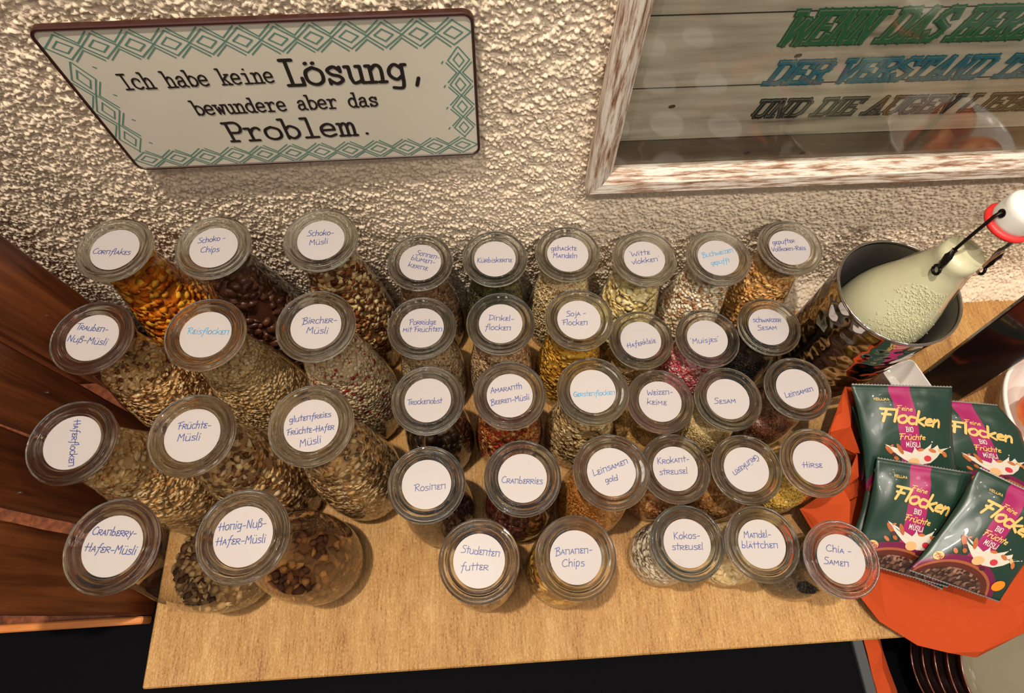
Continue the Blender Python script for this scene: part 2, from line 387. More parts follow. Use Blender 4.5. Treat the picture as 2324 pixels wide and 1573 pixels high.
tt_ = np.clip((Xg-368)/26, 0, 1); foot = 31*(tt_*tt_*(3-2*tt_))*np.exp(-(np.maximum(Zg+8, 0)/34)**2)      # plaster swells out at the foot beside the cooler
V = np.stack([Xg, WALL_Y-h*1.15-foot, Zg], -1).reshape(-1, 3)
me = mesh('stucco_relief', V, grid_faces(nx, nz_)[:, ::-1].copy(), M_STUCCO, smooth=True)
fw, ff = box(-1500, 1900, WALL_Y+1, WALL_Y+120, -900, 1700)
wall = tag(link_obj('wall_back', mesh('wall_back', fw, ff, M_STUCCO)), kind='structure')
tag(link_obj('stucco_relief', me, wall), kind='stuff')
fw, ff = box(-1500, 1900, -1600, 400, -960, -900)
tag(link_obj('floor', mesh('floor', fw, ff, plain('dark_floor', (48, 40, 36), .6, bump=(30, .2, .001)))), kind='structure')

# unseen lamps added for highlights in the lids, and an added shading board
m, nt, b = new_mat('highlight_lamp_glow'); b.inputs['Emission Color'].default_value = (1, .9, .76, 1); b.inputs['Emission Strength'].default_value = 22
M_GLOW = m
M_LAMPB = plain('highlight_lamp_housing', (40, 38, 36), .4, metal=.6)
v_, f_ = lathe([(86, 0), (92, 0), (96, 12), (96, 110), (80, 122), (10, 124)], 32, True, True); ME_H = fix(mesh('highlight_lamp_housing', v_, f_, M_LAMPB, smooth=False))
v_, f_ = lathe([(30, -4), (84, -1), (88, 1)], 32, True, False); ME_G = mesh('highlight_lamp_lens', v_, f_, M_GLOW)
for k, (x, y, z) in enumerate(((-520, 40, 2030), (-60, 60, 2060), (420, 50, 2060), (880, 40, 2050), (-420, -700, 2120), (120, -800, 2120), (660, -700, 2100), (-900, 100, 1900), (1250, 150, 1900))):
    lp = thing('added_highlight_lamp', (x, y, z), 'unseen lamp with a glowing lens, added for highlights in the jar lids', 'lamp', 'unseen lamps added for lid highlights')
    link_obj('highlight_lamp_housing', ME_H, lp); link_obj('highlight_lamp_lens', ME_G, lp)
v_, f_ = box(-760, -200, 366, 388, 561, 900, 2)  # out of view, added to cast shade on the wall's top left
tag(link_obj('added_shade_board', fix(mesh('added_shade_board', v_, f_, wood('shade_board_pine', (90, 56, 34), (130, 88, 56), (160, 116, 78), 0, 1, .6)))), 'unseen wooden board added above the tin sign to shade the wall', 'board')

# black cabinet that carries the counter board
M_BLACK = plain('black_laminate', (4, 4, 8), .8, spec=.08, bump=(900, .25, .0002))
cab = thing('black_cabinet', (0, 0, -28), 'matt black cabinet with a grey edge strip under the oak board', 'cabinet')
v_, f_ = box(-1100, 392, -420, 391, -850, -.5, 2); link_obj('cabinet_body', fix(mesh('cabinet_body', v_, f_, M_BLACK)), cab)
v_, f_ = box(393, 405, -420, -44, -60, 1.5, 1); o = link_obj('edge_strip', fix(mesh('edge_strip', v_, f_, plain('grey_metal', (58, 61, 63), .5, metal=.2))), cab)
o['label'] = 'grey metal edge strip'
v_, f_ = box(406, 1300, -420, 391, -850, -192, 2); o = link_obj('lower_shelf', fix(mesh('lower_shelf', v_, f_, M_BLACK)), cab)

# oak board
m, nt, b = new_mat('oak_laminate'); tc = node(nt, 'ShaderNodeTexCoord')
def tex(scale, detail, loc=(0, 0, 0), rough=.6):
    mp = node(nt, 'ShaderNodeMapping'); mp.inputs['Scale'].default_value = scale; mp.inputs['Location'].default_value = loc
    nt.links.new(tc.outputs['Object'], mp.inputs[0]); n = node(nt, 'ShaderNodeTexNoise'); n.inputs['Scale'].default_value = 1; n.inputs['Detail'].default_value = detail; n.inputs['Roughness'].default_value = rough
    nt.links.new(mp.outputs[0], n.inputs['Vector']); return n
a1 = tex((420, 45, 60), 6); a2 = tex((30, 6, 10), 4); a3 = tex((700, 330, 100), 3, (3, 5, 0), .7)
mul = node(nt, 'ShaderNodeMath', operation='MULTIPLY_ADD'); nt.links.new(a1.outputs[0], mul.inputs[0]); mul.inputs[1].default_value = .55
m2_ = node(nt, 'ShaderNodeMath', operation='MULTIPLY'); nt.links.new(a2.outputs[0], m2_.inputs[0]); m2_.inputs[1].default_value = .45
nt.links.new(m2_.outputs[0], mul.inputs[2])
mixn = node(nt, 'ShaderNodeMath', operation='MULTIPLY_ADD'); nt.links.new(a3.outputs[0], mixn.inputs[0]); mixn.inputs[1].default_value = .5
off = node(nt, 'ShaderNodeMath', operation='MULTIPLY_ADD'); nt.links.new(mul.outputs[0], off.inputs[0]); off.inputs[1].default_value = 1.0; off.inputs[2].default_value = -.25
nt.links.new(off.outputs[0], mixn.inputs[2]); mul = mixn
r = ramp(nt, [(.34, (134, 88, 42)), (.45, (174, 126, 66)), (.54, (188, 141, 79)), (.66, (206, 166, 104))], mul.outputs[0])
nt.links.new(r.outputs[0], b.inputs['Base Color'])
b.inputs['Specular IOR Level'].default_value = .6
rr = ramp(nt, [(.4, (70, 70, 70)), (.6, (150, 150, 150))], a3.outputs[0]); nt.links.new(rr.outputs[0], b.inputs['Roughness'])
ad = node(nt, 'ShaderNodeMath', operation='ADD'); nt.links.new(a1.outputs[0], ad.inputs[0]); nt.links.new(a3.outputs[0], ad.inputs[1])
bp = node(nt, 'ShaderNodeBump'); bp.inputs['Strength'].default_value = 1.0; bp.inputs['Distance'].default_value = .0012
nt.links.new(ad.outputs[0], bp.inputs['Height']); nt.links.new(bp.outputs[0], b.inputs['Normal'])
M_OAK = m
v_, f_ = box(-382, 1250, -46, 389, -26, 0, 1.6)
tag(link_obj('counter_board', fix(mesh('counter_board', v_, f_, M_OAK))), 'light oak board under all the jars, running along the stucco wall', 'counter')

# ------------------------------------------------------------------ wooden crate at the left
M_CRATE = wood('stained_pine', (58, 27, 14), (112, 58, 30), (150, 86, 48), 2, 1.0, .42, .0006)
M_CRATEL = wood('raw_pine', (170, 96, 44), (206, 128, 66), (226, 152, 90), 0, 1.0, .5, .0004)
cr = thing('wooden_crate', (-398, 0, -27), 'reddish brown slatted wooden crate standing left of the jars', 'crate')
def plank(y0, y1, h0, h1, xx=(-9, 0), z0=0, wav=1.2):
    n = 14; V = []; F = []
    for k in range(n):
        t = k/(n-1); z = z0+h0+(h1-h0)*t
        w0 = random.uniform(-wav, wav)*.6; w1 = random.uniform(-wav, wav)*.6
        bx = 2.0*math.sin(t*3)
        for (x, y) in ((xx[0], y0+w0), (xx[1]-2+bx, y0+w0), (xx[1]+bx, y0+w0+2.5), (xx[1]+bx, y1+w1-2.5), (xx[1]-2+bx, y1+w1), (xx[0], y1+w1)): V.append((x, y, z))
    for k in range(n-1):
        for j in range(6):
            a = k*6; b2 = a+6; F.append((a+j, a+(j+1) % 6, b2+(j+1) % 6, b2+j))
    F.append(tuple(range(5, -1, -1))); F.append(tuple((n-1)*6+j for j in range(6)))
    return V, F
for (y0, y1) in ((26, 94), (106, 164), (170, 228), (243, 311)):
    v_, f_ = plank(y0, y1, 0, 520); link_obj('slat', fix(mesh('slat', v_, f_, M_CRATE)), cr)
for y0 in (22, 285):
    v_, f_ = box(-40, -11, y0+6, y0+34, 0, 520, 2); link_obj('corner_post', fix(mesh('corner_post', v_, f_, M_CRATE)), cr)
for k in range(4):
    v_, f_ = plank(0, 60, 0, 520); w = np.array(v_); q = np.stack([-70-k*68-w[:, 1], 322+w[:, 0], w[:, 2]], -1)
    link_obj('slat', fix(mesh('slat', q, f_, M_CRATE)), cr)
v_, f_ = box(-330, -10, 22, 311, 0, 12, 1.5); link_obj('bottom_panel', fix(mesh('bottom_panel', v_, f_, M_CRATE)), cr)
v_, f_ = box(-330, 0, 17, 25, 0, 20, 1.5); o = link_obj('bottom_rail', fix(mesh('bottom_rail', v_, f_, M_CRATEL)), cr); o['label'] = 'paler raw wood rail along the foot of the crate'
M_STEEL = plain('bright_steel', (190, 186, 180), .25, metal=1)
for (y, z) in ((206, 215), (118, 214), (110, 120), (60, 130), (270, 240)):
    v_, f_ = tube([(-6, y, z+27), (3.2, y, z+27)], 1.3, 8); link_obj('nail', mesh('nail', v_, f_, M_STEEL), cr)

# ------------------------------------------------------------------ printed tin sign
SX0, SX1, SZ0, SZ1, SY = -303.5, -.5, 301.0, 439.5, 379.0
sg = thing('tin_sign', (SX0, SY+1.5, SZ0), 'cream tin sign with teal diamond border reading Ich habe keine Lösung', 'sign')
sg.rotation_euler = (0, 0, math.radians(.75))
SW, SH = SX1-SX0, SZ1-SZ0
def rrect(w, h, r, y, inset=0, n=6):
    P = []
    for cx, cz, a0 in ((w-r, h-r, 0), (r, h-r, 90), (r, r, 180), (w-r, r, 270)):
        for k in range(n+1):
            a = math.radians(a0+90*k/n); P.append((cx+(r-inset)*math.cos(a), y, cz+(r-inset)*math.sin(a)))
    return P
def loft(rings, capa=True, capb=True):
    V = [p for r_ in rings for p in r_]; n = len(rings[0]); F = []
    for k in range(len(rings)-1):
        for j in range(n):
            F.append((k*n+j, k*n+(j+1) % n, (k+1)*n+(j+1) % n, (k+1)*n+j))
    if capa: F.append(tuple(range(n-1, -1, -1)))
    if capb: F.append(tuple((len(rings)-1)*n+j for j in range(n)))
    return V, F
M_TIN = plain('cream_enamel', (222, 214, 196), .38, spec=.5, coat=.25)
M_RUST = plain('dark_red_rim', (52, 20, 16), .42, spec=.5)
M_TEAL = plain('teal_print', (92, 140, 124), .5)
M_BLACKP = plain('black_print', (30, 20, 18), .5)
v_, f_ = loft([rrect(SW, SH, 8, -1.2, 2.2), rrect(SW, SH, 8, 1.5, 2.2)]); link_obj('face_panel', fix(mesh('face_panel', v_, f_, M_TIN)), sg)
v_, f_ = loft([rrect(SW, SH, 8, -1.0, 2.6), rrect(SW, SH, 8, -2.2, 1.8), rrect(SW, SH, 8, -2.0, .4), rrect(SW, SH, 8, -.6, 0), rrect(SW, SH, 8, 3.4, 0), rrect(SW, SH, 8, 3.4, 2.6)], False, False)
link_obj('folded_rim', fix(mesh('folded_rim', v_, f_, M_RUST)), sg)
fn = lambda x, z: (x, -1.35, z)
fn2 = lambda x, z: (x, -1.45, z)
def diamond_band(x0, x1, c, amp, n, swap=False, outer=1):
    L = []; p = (x1-x0)/n
    def add(*pts): L.append([((q[1], q[0]) if swap else q) for q in pts])
    for k in range(n):
        m0 = x0+p*(k+.5); a = p*.27; b2 = amp*.42; j = random.uniform(-.3, .3)
        add((m0-a, c+j), (m0-a*.1, c+b2), (m0+a, c+j), (m0+a*.1, c-b2), (m0-a, c+j))
        add((m0-p/2, c-.4), (m0, c+amp*.86), (m0+p/2, c+.4)); add((m0-p/2, c+.4), (m0, c-amp*.86), (m0+p/2, c-.4))
        if k:
            n0 = x0+p*k
            for s_ in (1, -1):
                add((n0-p*.40, c+s_*amp*1.0), (n0, c+s_*amp*.24), (n0+p*.40, c+s_*amp*1.0))
    return L
def band(L):
    L = [[(min(max(x, 3), SW-3), min(max(z, 3), SH-3)) for x, z in s] for s in L]
    o = link_obj('diamond_border', mesh('diamond_border', *ribbon(L, .95, fn, cap=False), M_TEAL), sg)
band(diamond_band(3, SW-3, SH-15, 11.5, 12)); band(diamond_band(3, SW-3, 12.5, 10.0, 12))
band(diamond_band(22, SH-27, 13, 10, 3, True)+[[(26, 32+k*25), (27.5, 31+k*25)] for k in range(4)])
band(diamond_band(22, SH-27, SW-13, 9.5, 4, True)+[[(SW-26, 32+k*22), (SW-25, 33.5+k*22)] for k in range(4)])
parts = []
for t, x0, z0, x1, z1, hh, ww in (('Ich habe keine', -265.3, 387.1, -154.8, 388.2, 13.4, 1.6), ('L\u00f6sung,', -145.2, 384.6, -45.5, 384.4, 22.5, 2.9),
        ('bewundere aber das', -225.8, 359.8, -81.6, 361.2, 13.2, 1.7), ('Problem.', -210.7, 330.0, -96.0, 331.0, 20.0, 2.6)):
    parts.append(text_between(t, TYPE, (x0-SX0, z0-SZ0), (x1-SX0, z1-SZ0), hh, ww, fn2, sub=0, cap=True))
link_obj('lettering', mesh('lettering', *join(parts), M_BLACKP), sg)
for x in (16, SW-16):
    v_, f_ = tube([(x, 1.2, SH-20), (x, 12-x*.02, SH-20)], 2.0, 8); link_obj('hanging_pin', mesh('hanging_pin', v_, f_, M_STEEL), sg)

# ------------------------------------------------------------------ framed picture
FX, FZ = 101.0, 252.0; FW, FH = 640, 420
pc = thing('framed_picture', (FX, 381, FZ), 'large picture of grey planks with green, blue and black lettering in a whitewashed frame', 'picture')
M_FRAME, nt, b = new_mat('whitewashed_wood'); tc = node(nt, 'ShaderNodeTexCoord')
def frame_mat(name, sc):
    m, nt, b = new_mat(name); tc = node(nt, 'ShaderNodeTexCoord'); mp = node(nt, 'ShaderNodeMapping'); mp.inputs['Scale'].default_value = sc
    nt.links.new(tc.outputs['Object'], mp.inputs[0]); n = node(nt, 'ShaderNodeTexNoise'); n.inputs['Scale'].default_value = 1; n.inputs['Detail'].default_value = 7; n.inputs['Roughness'].default_value = .7
    nt.links.new(mp.outputs[0], n.inputs['Vector'])
    r = ramp(nt, [(.36, (120, 76, 54)), (.46, (176, 148, 126)), (.53, (214, 202, 188)), (.7, (232, 224, 214))], n.outputs[0]); nt.links.new(r.outputs[0], b.inputs['Base Color'])
    b.inputs['Roughness'].default_value = .6
    bp = node(nt, 'ShaderNodeBump'); bp.inputs['Strength'].default_value = .8; bp.inputs['Distance'].default_value = .001
    nt.links.new(n.outputs[0], bp.inputs['Height']); nt.links.new(bp.outputs[0], b.inputs['Normal']); return m
M_FRH = frame_mat('whitewashed_wood_across', (28, 300, 300)); M_FRV = frame_mat('whitewashed_wood_upright', (300, 300, 28))
prof = [(0, 9), (0, -8), (2.5, -11), (14, -9.5), (22.5, -3.0), (23, 1.5), (23, 8), (17, 8), (17, 9)]   # (inward, depth)
def rail(side):
    V = []; F = []; n = len(prof)
    for end in (0, 1):
        for (i, d) in prof:
            if side == 'b': p = ((i if not end else FW-i), d, i)
            elif side == 't': p = ((i if not end else FW-i), d, FH-i)
            elif side == 'l': p = (i, d, (i if not end else FH-i))
            else: p = (FW-i, d, (i if not end else FH-i))
            V.append(p)
    for j in range(n): F.append((j, (j+1) % n, n+(j+1) % n, n+j))
    F.append(tuple(range(n))); F.append(tuple(range(2*n-1, n-1, -1)))
    return V, F
for s_, mt in (('l', M_FRV), ('b', M_FRH), ('t', M_FRH), ('r', M_FRV)):
    v_, f_ = rail(s_); link_obj('frame_rail', fix(mesh('frame_rail', v_, f_, mt)), pc)
def printmat():
    m, nt, b = new_mat('printed_planks'); tc = node(nt, 'ShaderNodeTexCoord'); sp = node(nt, 'ShaderNodeSeparateXYZ'); nt.links.new(tc.outputs['Object'], sp.inputs[0])
    mp = node(nt, 'ShaderNodeMapping'); mp.inputs['Scale'].default_value = (9, 1, 130); nt.links.new(tc.outputs['Object'], mp.inputs[0])
    n = node(nt, 'ShaderNodeTexNoise'); n.inputs['Scale'].default_value = 1; n.inputs['Detail'].default_value = 7; nt.links.new(mp.outputs[0], n.inputs['Vector'])
    mp2 = node(nt, 'ShaderNodeMapping'); mp2.inputs['Scale'].default_value = (8, 1, 22); nt.links.new(tc.outputs['Object'], mp2.inputs[0])
    n2 = node(nt, 'ShaderNodeTexNoise'); n2.inputs['Scale'].default_value = 1; n2.inputs['Detail'].default_value = 3; nt.links.new(mp2.outputs[0], n2.inputs['Vector'])
    a = node(nt, 'ShaderNodeMath', operation='ADD'); nt.links.new(n.outputs[0], a.inputs[0]); nt.links.new(n2.outputs[0], a.inputs[1])
    h_ = node(nt, 'ShaderNodeMath', operation='MULTIPLY'); nt.links.new(a.outputs[0], h_.inputs[0]); h_.inputs[1].default_value = .5
    r = ramp(nt, [(.32, (112, 98, 82)), (.45, (166, 152, 132)), (.6, (190, 178, 158))], h_.outputs[0])
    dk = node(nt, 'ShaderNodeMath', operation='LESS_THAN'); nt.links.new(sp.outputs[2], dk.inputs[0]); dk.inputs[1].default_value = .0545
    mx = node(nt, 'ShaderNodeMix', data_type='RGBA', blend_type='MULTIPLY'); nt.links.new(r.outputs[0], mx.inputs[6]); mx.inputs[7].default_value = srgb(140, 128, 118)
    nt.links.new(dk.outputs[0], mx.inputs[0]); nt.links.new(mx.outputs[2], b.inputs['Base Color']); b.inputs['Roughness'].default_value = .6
    return m
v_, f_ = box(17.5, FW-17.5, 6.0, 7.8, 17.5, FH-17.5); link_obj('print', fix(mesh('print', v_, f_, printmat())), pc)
M_SEAM = plain('dark_seam_print', (44, 36, 30), .7)
L = [[(18, z), (200, z+.3), (FW-18, z)] for z in (54.3, 113.2, 178, 240, 302, 362)]
link_obj('plank_seams', mesh('plank_seams', *ribbon(L, 1.1, lambda x, z: (x, 5.9, z), cap=False), M_SEAM), pc)
L = [[(x, z), (x+2.5, z+.4)] for x, z in ((220, 205), (330, 208), (150, 140), (62, 93), (150, 33), (260, 85), (205, 30))]
link_obj('knots', mesh('knots', *ribbon(L, 3.6, lambda x, z: (x, 5.85, z)), plain('knot_print', (70, 50, 38), .7)), pc)
greens = {'WENN DAS HERZ': ((34, 96, 60), (229.2, 404, 424.5, 403.4), 25, 'green lettering'), 'DER VERSTAND TA': ((28, 104, 122), (236.0, 366.3, 458, 365.9), 20, 'blue lettering'), 'UND DIE AUGEN LIEBE': ((34, 26, 24), (237, 330.5, 492, 328.5), 17.5, 'black lettering')}
M_PALE = plain('pale_outline_print', (120, 122, 100), .6)
for t, (c, (x0, z0, x1, z1), hh, lab) in greens.items():
    pm = plain('letter_print', c, .6); z0 += 0
    f3 = [lambda x, z, d=d: (x, d, z) for d in (5.7, 5.2, 4.75)]
    a = (x0-FX, z0-FZ); b2 = (x1-FX, z1-FZ)
    A = text_between(t, SLAB, a, b2, hh, hh*.27, f3[0], slant=.28, cap=False)
    C_ = text_between(t, SLAB, a, b2, hh, hh*.12, f3[2], slant=.28, cap=False)
    B_ = text_between(t, SLAB, a, b2, hh, hh*.175, f3[1], slant=.28, cap=False)
    lt = link_obj('lettering', mesh('lettering', *join([A, C_]), pm), pc); lt['label'] = lab
    link_obj('letter_outline', mesh('letter_outline', *B_, M_PALE), lt)
v_, f_ = box(17.5, FW-17.5, 1.8, 3.8, 17.5, FH-17.5); link_obj('glass_pane', fix(mesh('glass_pane', v_, f_, glass_thin('picture_glass', (.96, .97, .96), 1.5, .03))), pc)

# ------------------------------------------------------------------ storage jars
JARS = [
 ('Cornflakes','L',-345.7,332.8,[('Cornflakes', -19.6, -3.6, 14.8, -6.8)]),
 ('SchokoChips','L',-255.0,331.0,[('Schoko -', -15.5, 5.2, 9.4, 7.9), ('Chips', -11.4, -5.4, 5.6, -5.0)]),
 ('SchokoMuesli','L',-155.4,334.4,[('Schoko-', -13.3, 5.2, 11.3, 5.2), ('Müsli', -10.2, -5.3, 6.4, -4.5)]),
 ('Trauben','L',-345.5,243.1,[('Trauben-', -17.0, 8.8, 11.4, 4.6), ('Nuß-Müsli', -20.8, -2.5, 13.1, -8.3)]),
 ('Reisflocken','L',-248.3,240.4,[('Reisflocken', -17.0, 1.2, 19.2, -1.1)]),
 ('Bircher','L',-153.0,243.2,[('Bircher-', -12.9, 2.5, 17.9, 2.6), ('Müsli', -7.7, -6.8, 10.6, -8.2)]),
 ('Haferflocken','L',-339.8,148.4,[('Haferflocken', -3.1, 19.1, 1.6, -19.3)]),
 ('Fruechte','L',-244.9,149.3,[('Früchte-', -13.6, 5.6, 13.5, 5.1), ('Müsli', -11.2, -4.3, 6.2, -4.6)]),
 ('Gluten','L',-149.8,152.3,[('glutenfreies', -17.8, 3.3, 15.5, 6.5), ('Früchte-Hafer', -20.1, -7.9, 18.8, -4.5), ('Müsli', -7.4, -17.7, 8.9, -15.2)]),
 ('CranHafer','L',-290.4,66.1,[('Cranberry-', -17.1, 8.8, 15.7, 5.7), ('Hafer-Müsli', -20.7, -2.4, 17.8, -7.6)]),
 ('Honig','L',-193.9,67.4,[('Honig-Nuß-', -19.7, 5.1, 16.2, 6.2), ('Hafer-Müsli', -21.2, -5.7, 16.8, -5.5)]),
 ('Sonnen','M',-70.5,348.6,[('Sonnen-', -5.0, 10.0, 19.7, 2.4), ('blumen-', -9.8, 3.9, 14.9, -3.4), ('kerne', -13.0, -4.7, 7.5, -10.6)]),
 ('Kuerbis','M',9.3,348.8,[('Kürbiskerne', -18.8, -4.2, 18.2, -5.2)]),
 ('Mandeln','M',87.9,351.5,[('gehackte', -17.5, 5.1, 10.1, 4.1), ('Mandeln', -16.1, -4.0, 9.0, -5.8)]),
 ('Witte','M',169.8,341.3,[('"Witte', -15.1, 3.6, 7.2, 5.2), ('vlokken"', -14.2, -6.5, 15.8, -3.5)]),
 ('Buchweizen','M',249.8,338.4,[('Buchweizen', -17.3, 0.9, 17.6, 6.2), ('gepufft', -9.2, -9.0, 11.9, -6.0)]),
 ('Gepufft','M',330.6,347.4,[('gepufter', -17.2, 4.8, 7.4, 6.4), ('Vollkorn-Reis', -21.0, -4.0, 16.8, -3.8)]),
 ('Porridge','M',-68.5,271.2,[('Porridge', -13.5, 3.9, 14.1, 2.9), ('mit Früchten', -18.8, -3.8, 19.8, -5.3)]),
 ('Dinkel','M',11.4,271.5,[('Dinkel-', -12.5, 4.3, 13.4, 2.0), ('flocken', -16.1, -6.0, 9.2, -8.3)]),
 ('Soja','M',91.6,271.7,[('Soja -', -12.5, 4.1, 7.6, 4.7), ('Flocken', -18.3, -5.2, 7.7, -6.6)]),
 ('Haferkleie','S',163.5,265.6,[('Haferkleie', -16.5, -8.9, 16.3, -4.0)]),
 ('Muisjes','S',236.9,261.9,[('"Muisjes"', -18.7, -5.4, 11.6, -4.3)]),
 ('SchwSesam','S',307.5,274.0,[('schwarzer', -15.8, 6.4, 15.3, 5.1), ('Sesam', -13.2, -3.8, 7.9, -3.9)]),
 ('Trockenobst','M',-62.5,193.4,[('Trockenobst', -19.9, -3.8, 13.7, -3.9)]),
 ('Amaranth','M',16.0,194.6,[('Amaranth', -18.0, 2.9, 12.0, 6.4), ('Beeren-Müsli', -19.7, -9.3, 18.5, -5.3)]),
 ('Gersten','M',96.7,193.7,[('Gerstenflocken', -19.2, -4.9, 21.8, -5.0)]),
 ('Weizen','S',173.3,193.0,[('Weizen-', -12.2, 7.5, 14.2, 7.0), ('keime', -13.8, -2.6, 6.2, -4.6)]),
 ('Sesam','S',244.5,194.6,[('Sesam', -15.5, -4.8, 6.8, -5.0)]),
 ('Leinsamen','S',320.3,200.5,[('Leinsamen', -14.3, -9.8, 16.1, -3.6)]),
 ('Rosinen','M',-63.7,113.1,[('Rosinen', -11.5, -6.0, 16.6, -5.0)]),
 ('Cranberries','M',23.1,113.8,[('Cranberries', -19.1, -3.4, 17.5, -6.5)]),
 ('LeinGold','M',104.4,114.8,[('Leinsamen', -16.0, -3.1, 16.2, 6.8), ('gold', -6.1, -9.7, 4.9, -7.8)]),
 ('Krokant','S',178.4,123.5,[('Krokant-', -16.3, 5.3, 15.1, 6.2), ('streusel', -16.4, -5.6, 11.2, -5.5)]),
 ('Gruenkern','S',246.8,118.8,[('Grünkern', 13.0, 14.3, -14.2, -1.9)]),
 ('Hirse','S',316.4,121.9,[('Hirse', -14.3, -4.4, 5.8, -5.6)]),
 ('Studenten','M',-18.8,45.4,[('Studenten', -15.4, 7.5, 17.0, 2.0), ('futter', -15.7, -6.9, 7.3, -8.2)]),
 ('Bananen','M',64.3,43.4,[('Bananen-', -17.9, 2.6, 14.5, 2.6), ('Chips', -12.4, -7.2, 6.5, -7.7)]),
 ('Kokos','S',175.6,54.7,[('Kokos-', -11.4, 4.2, 12.9, 3.6), ('streusel', -14.8, -5.4, 13.8, -6.6)]),
 ('Mandelbl','S',246.1,49.0,[('Mandel-', -15.4, 6.1, 9.9, 5.4), ('blättchen', -19.4, -2.8, 13.8, -4.8)]),
 ('Chia','S',317.2,31.0,[('Chia -', -12.0, 7.5, 10.5, 3.4), ('Samen', -17.4, -3.2, 4.6, -7.3)]),
]
PROF = {
'L': [(0, 3), (34, 3), (37, 1), (39, 0), (41, 2), (42, 8), (44, 25), (45.2, 50), (45.4, 75), (44.2, 100), (41.2, 126), (37.2, 152), (32.2, 176), (28.6, 197), (27.0, 212), (26.8, 222), (28.2, 230), (31, 235), (31.6, 239), (30, 242.5)],
'M': [(0, 3), (29, 3), (31.5, 1), (33, 0), (35, 2), (36.6, 8), (38.2, 24), (38.8, 42), (38.2, 62), (36.2, 84), (32.8, 107), (29.2, 128), (27.2, 143), (27.0, 153), (28.4, 161.5), (31, 167), (31.6, 171), (30, 174.5)],
'S': [(0, 3), (26, 3), (28.2, 1), (29.6, 0), (31.2, 2), (32.4, 8), (33.2, 22), (33.4, 38), (32.8, 54), (31.2, 72), (28.8, 90), (27.2, 102), (27.0, 110), (28.4, 117.5), (31, 123), (31.6, 127), (30, 130.8)]}
TOP = {'L': 248.2, 'M': 180.1, 'S': 136.4}
# lid: widest at z = 0
LIDP = [(0, -1.4), (22.3, -1.4), (22.9, -1.2), (23.8, 1.0), (24.5, 2.2), (25.4, 2.4), (26.2, 1.6), (26.8, .2), (27.5, .2), (28.3, 2.4), (29.2, 3.9), (30.4, 4.0), (31.2, 2.8), (31.7, 1.0), (32.4, .9), (33.4, 1.6), (34.4, 1.0), (35.0, -.6), (34.7, -2.2), (33.6, -3.6), (32.2, -4.2), (30.0, -3.8), (27.2, -3.6), (25.6, -5.4), (24.0, -5.6), (22.8, -4.6), (0, -4.6)]
ME_BODY = {}
for k, p in PROF.items():
    v_, f_ = lathe(p[1:], 64); v_ = np.array(v_)
    F_ = list(f_); F_.append(tuple(range(63, -1, -1)))
    ME_BODY[k] = mesh('glass_body', v_, F_, M_BODY, smooth=True)
v_, f_ = lathe(LIDP[1:-1], 72, True, True); ME_LID = fix(mesh('lid', v_, f_, M_LID, smooth=True))
v_, f_ = loft([[(r_*math.cos(2*math.pi*k/48), r_*math.sin(2*math.pi*k/48), z) for k in range(48)] for r_, z in ((22.2, -1.2), (22.2, -.75))])
ME_STICK = fix(mesh('paper_sticker', v_, f_, M_PAPER))

def rad(size, z):
    p = PROF[size][4:]; return float(np.interp(z, [q[1] for q in p], [q[0] for q in p]))
def pieces(kind, P, N, dims, pal, tilt, seed, size_var=.25, layers=1):
    """small solid flakes or grains, each one closed, placed on points P with outward normals N"""
    rg = np.random.default_rng(seed); n = len(P)
    nr = 6 if kind != 'grain' else 4
    t = np.linspace(0, 2*np.pi, nr, endpoint=False)
    T = np.vstack([np.c_[np.cos(t), np.sin(t), 0*t], [[0, 0, 1], [0, 0, -1]]])
    F0 = []
    for k in range(nr): F0 += [(k, (k+1) % nr, nr), ((k+1) % nr, k, nr+1)]
    F0 = np.array(F0)
    nrm = N+rg.normal(0, tilt, N.shape); nrm /= np.linalg.norm(nrm, axis=1)[:, None]
    a = rg.normal(size=N.shape); a -= nrm*np.sum(a*nrm, 1)[:, None]; a /= np.linalg.norm(a, axis=1)[:, None]
    b_ = np.cross(nrm, a)
    sc = np.array(dims)[None, :]*(1+rg.uniform(-size_var, size_var, (n, 1)))
    V = np.broadcast_to(T[None], (n,)+T.shape).copy()
    V[:, :nr, :2] *= 1+rg.uniform(-.18, .18, (n, nr, 1))
    V[:, :nr, 2] += rg.uniform(-.5, .5, (n, nr))
    V = V*sc[:, None, :]
    W = P[:, None, :]+V[..., 0:1]*a[:, None]+V[..., 1:2]*b_[:, None]+V[..., 2:3]*nrm[:, None]
    F = (F0[None]+(np.arange(n)*(nr+2))[:, None, None]).reshape(-1, 3)
    pal = np.array([srgb(*c[:3])[:3] for c in pal])
    ci = rg.integers(0, len(pal), n)
    cols = pal[ci]*(1+rg.uniform(-.16, .12, (n, 1)))
    C = np.concatenate([np.repeat(cols, nr+2, 0), np.ones((n*(nr+2), 1))], 1)
    return W.reshape(-1, 3), F, C
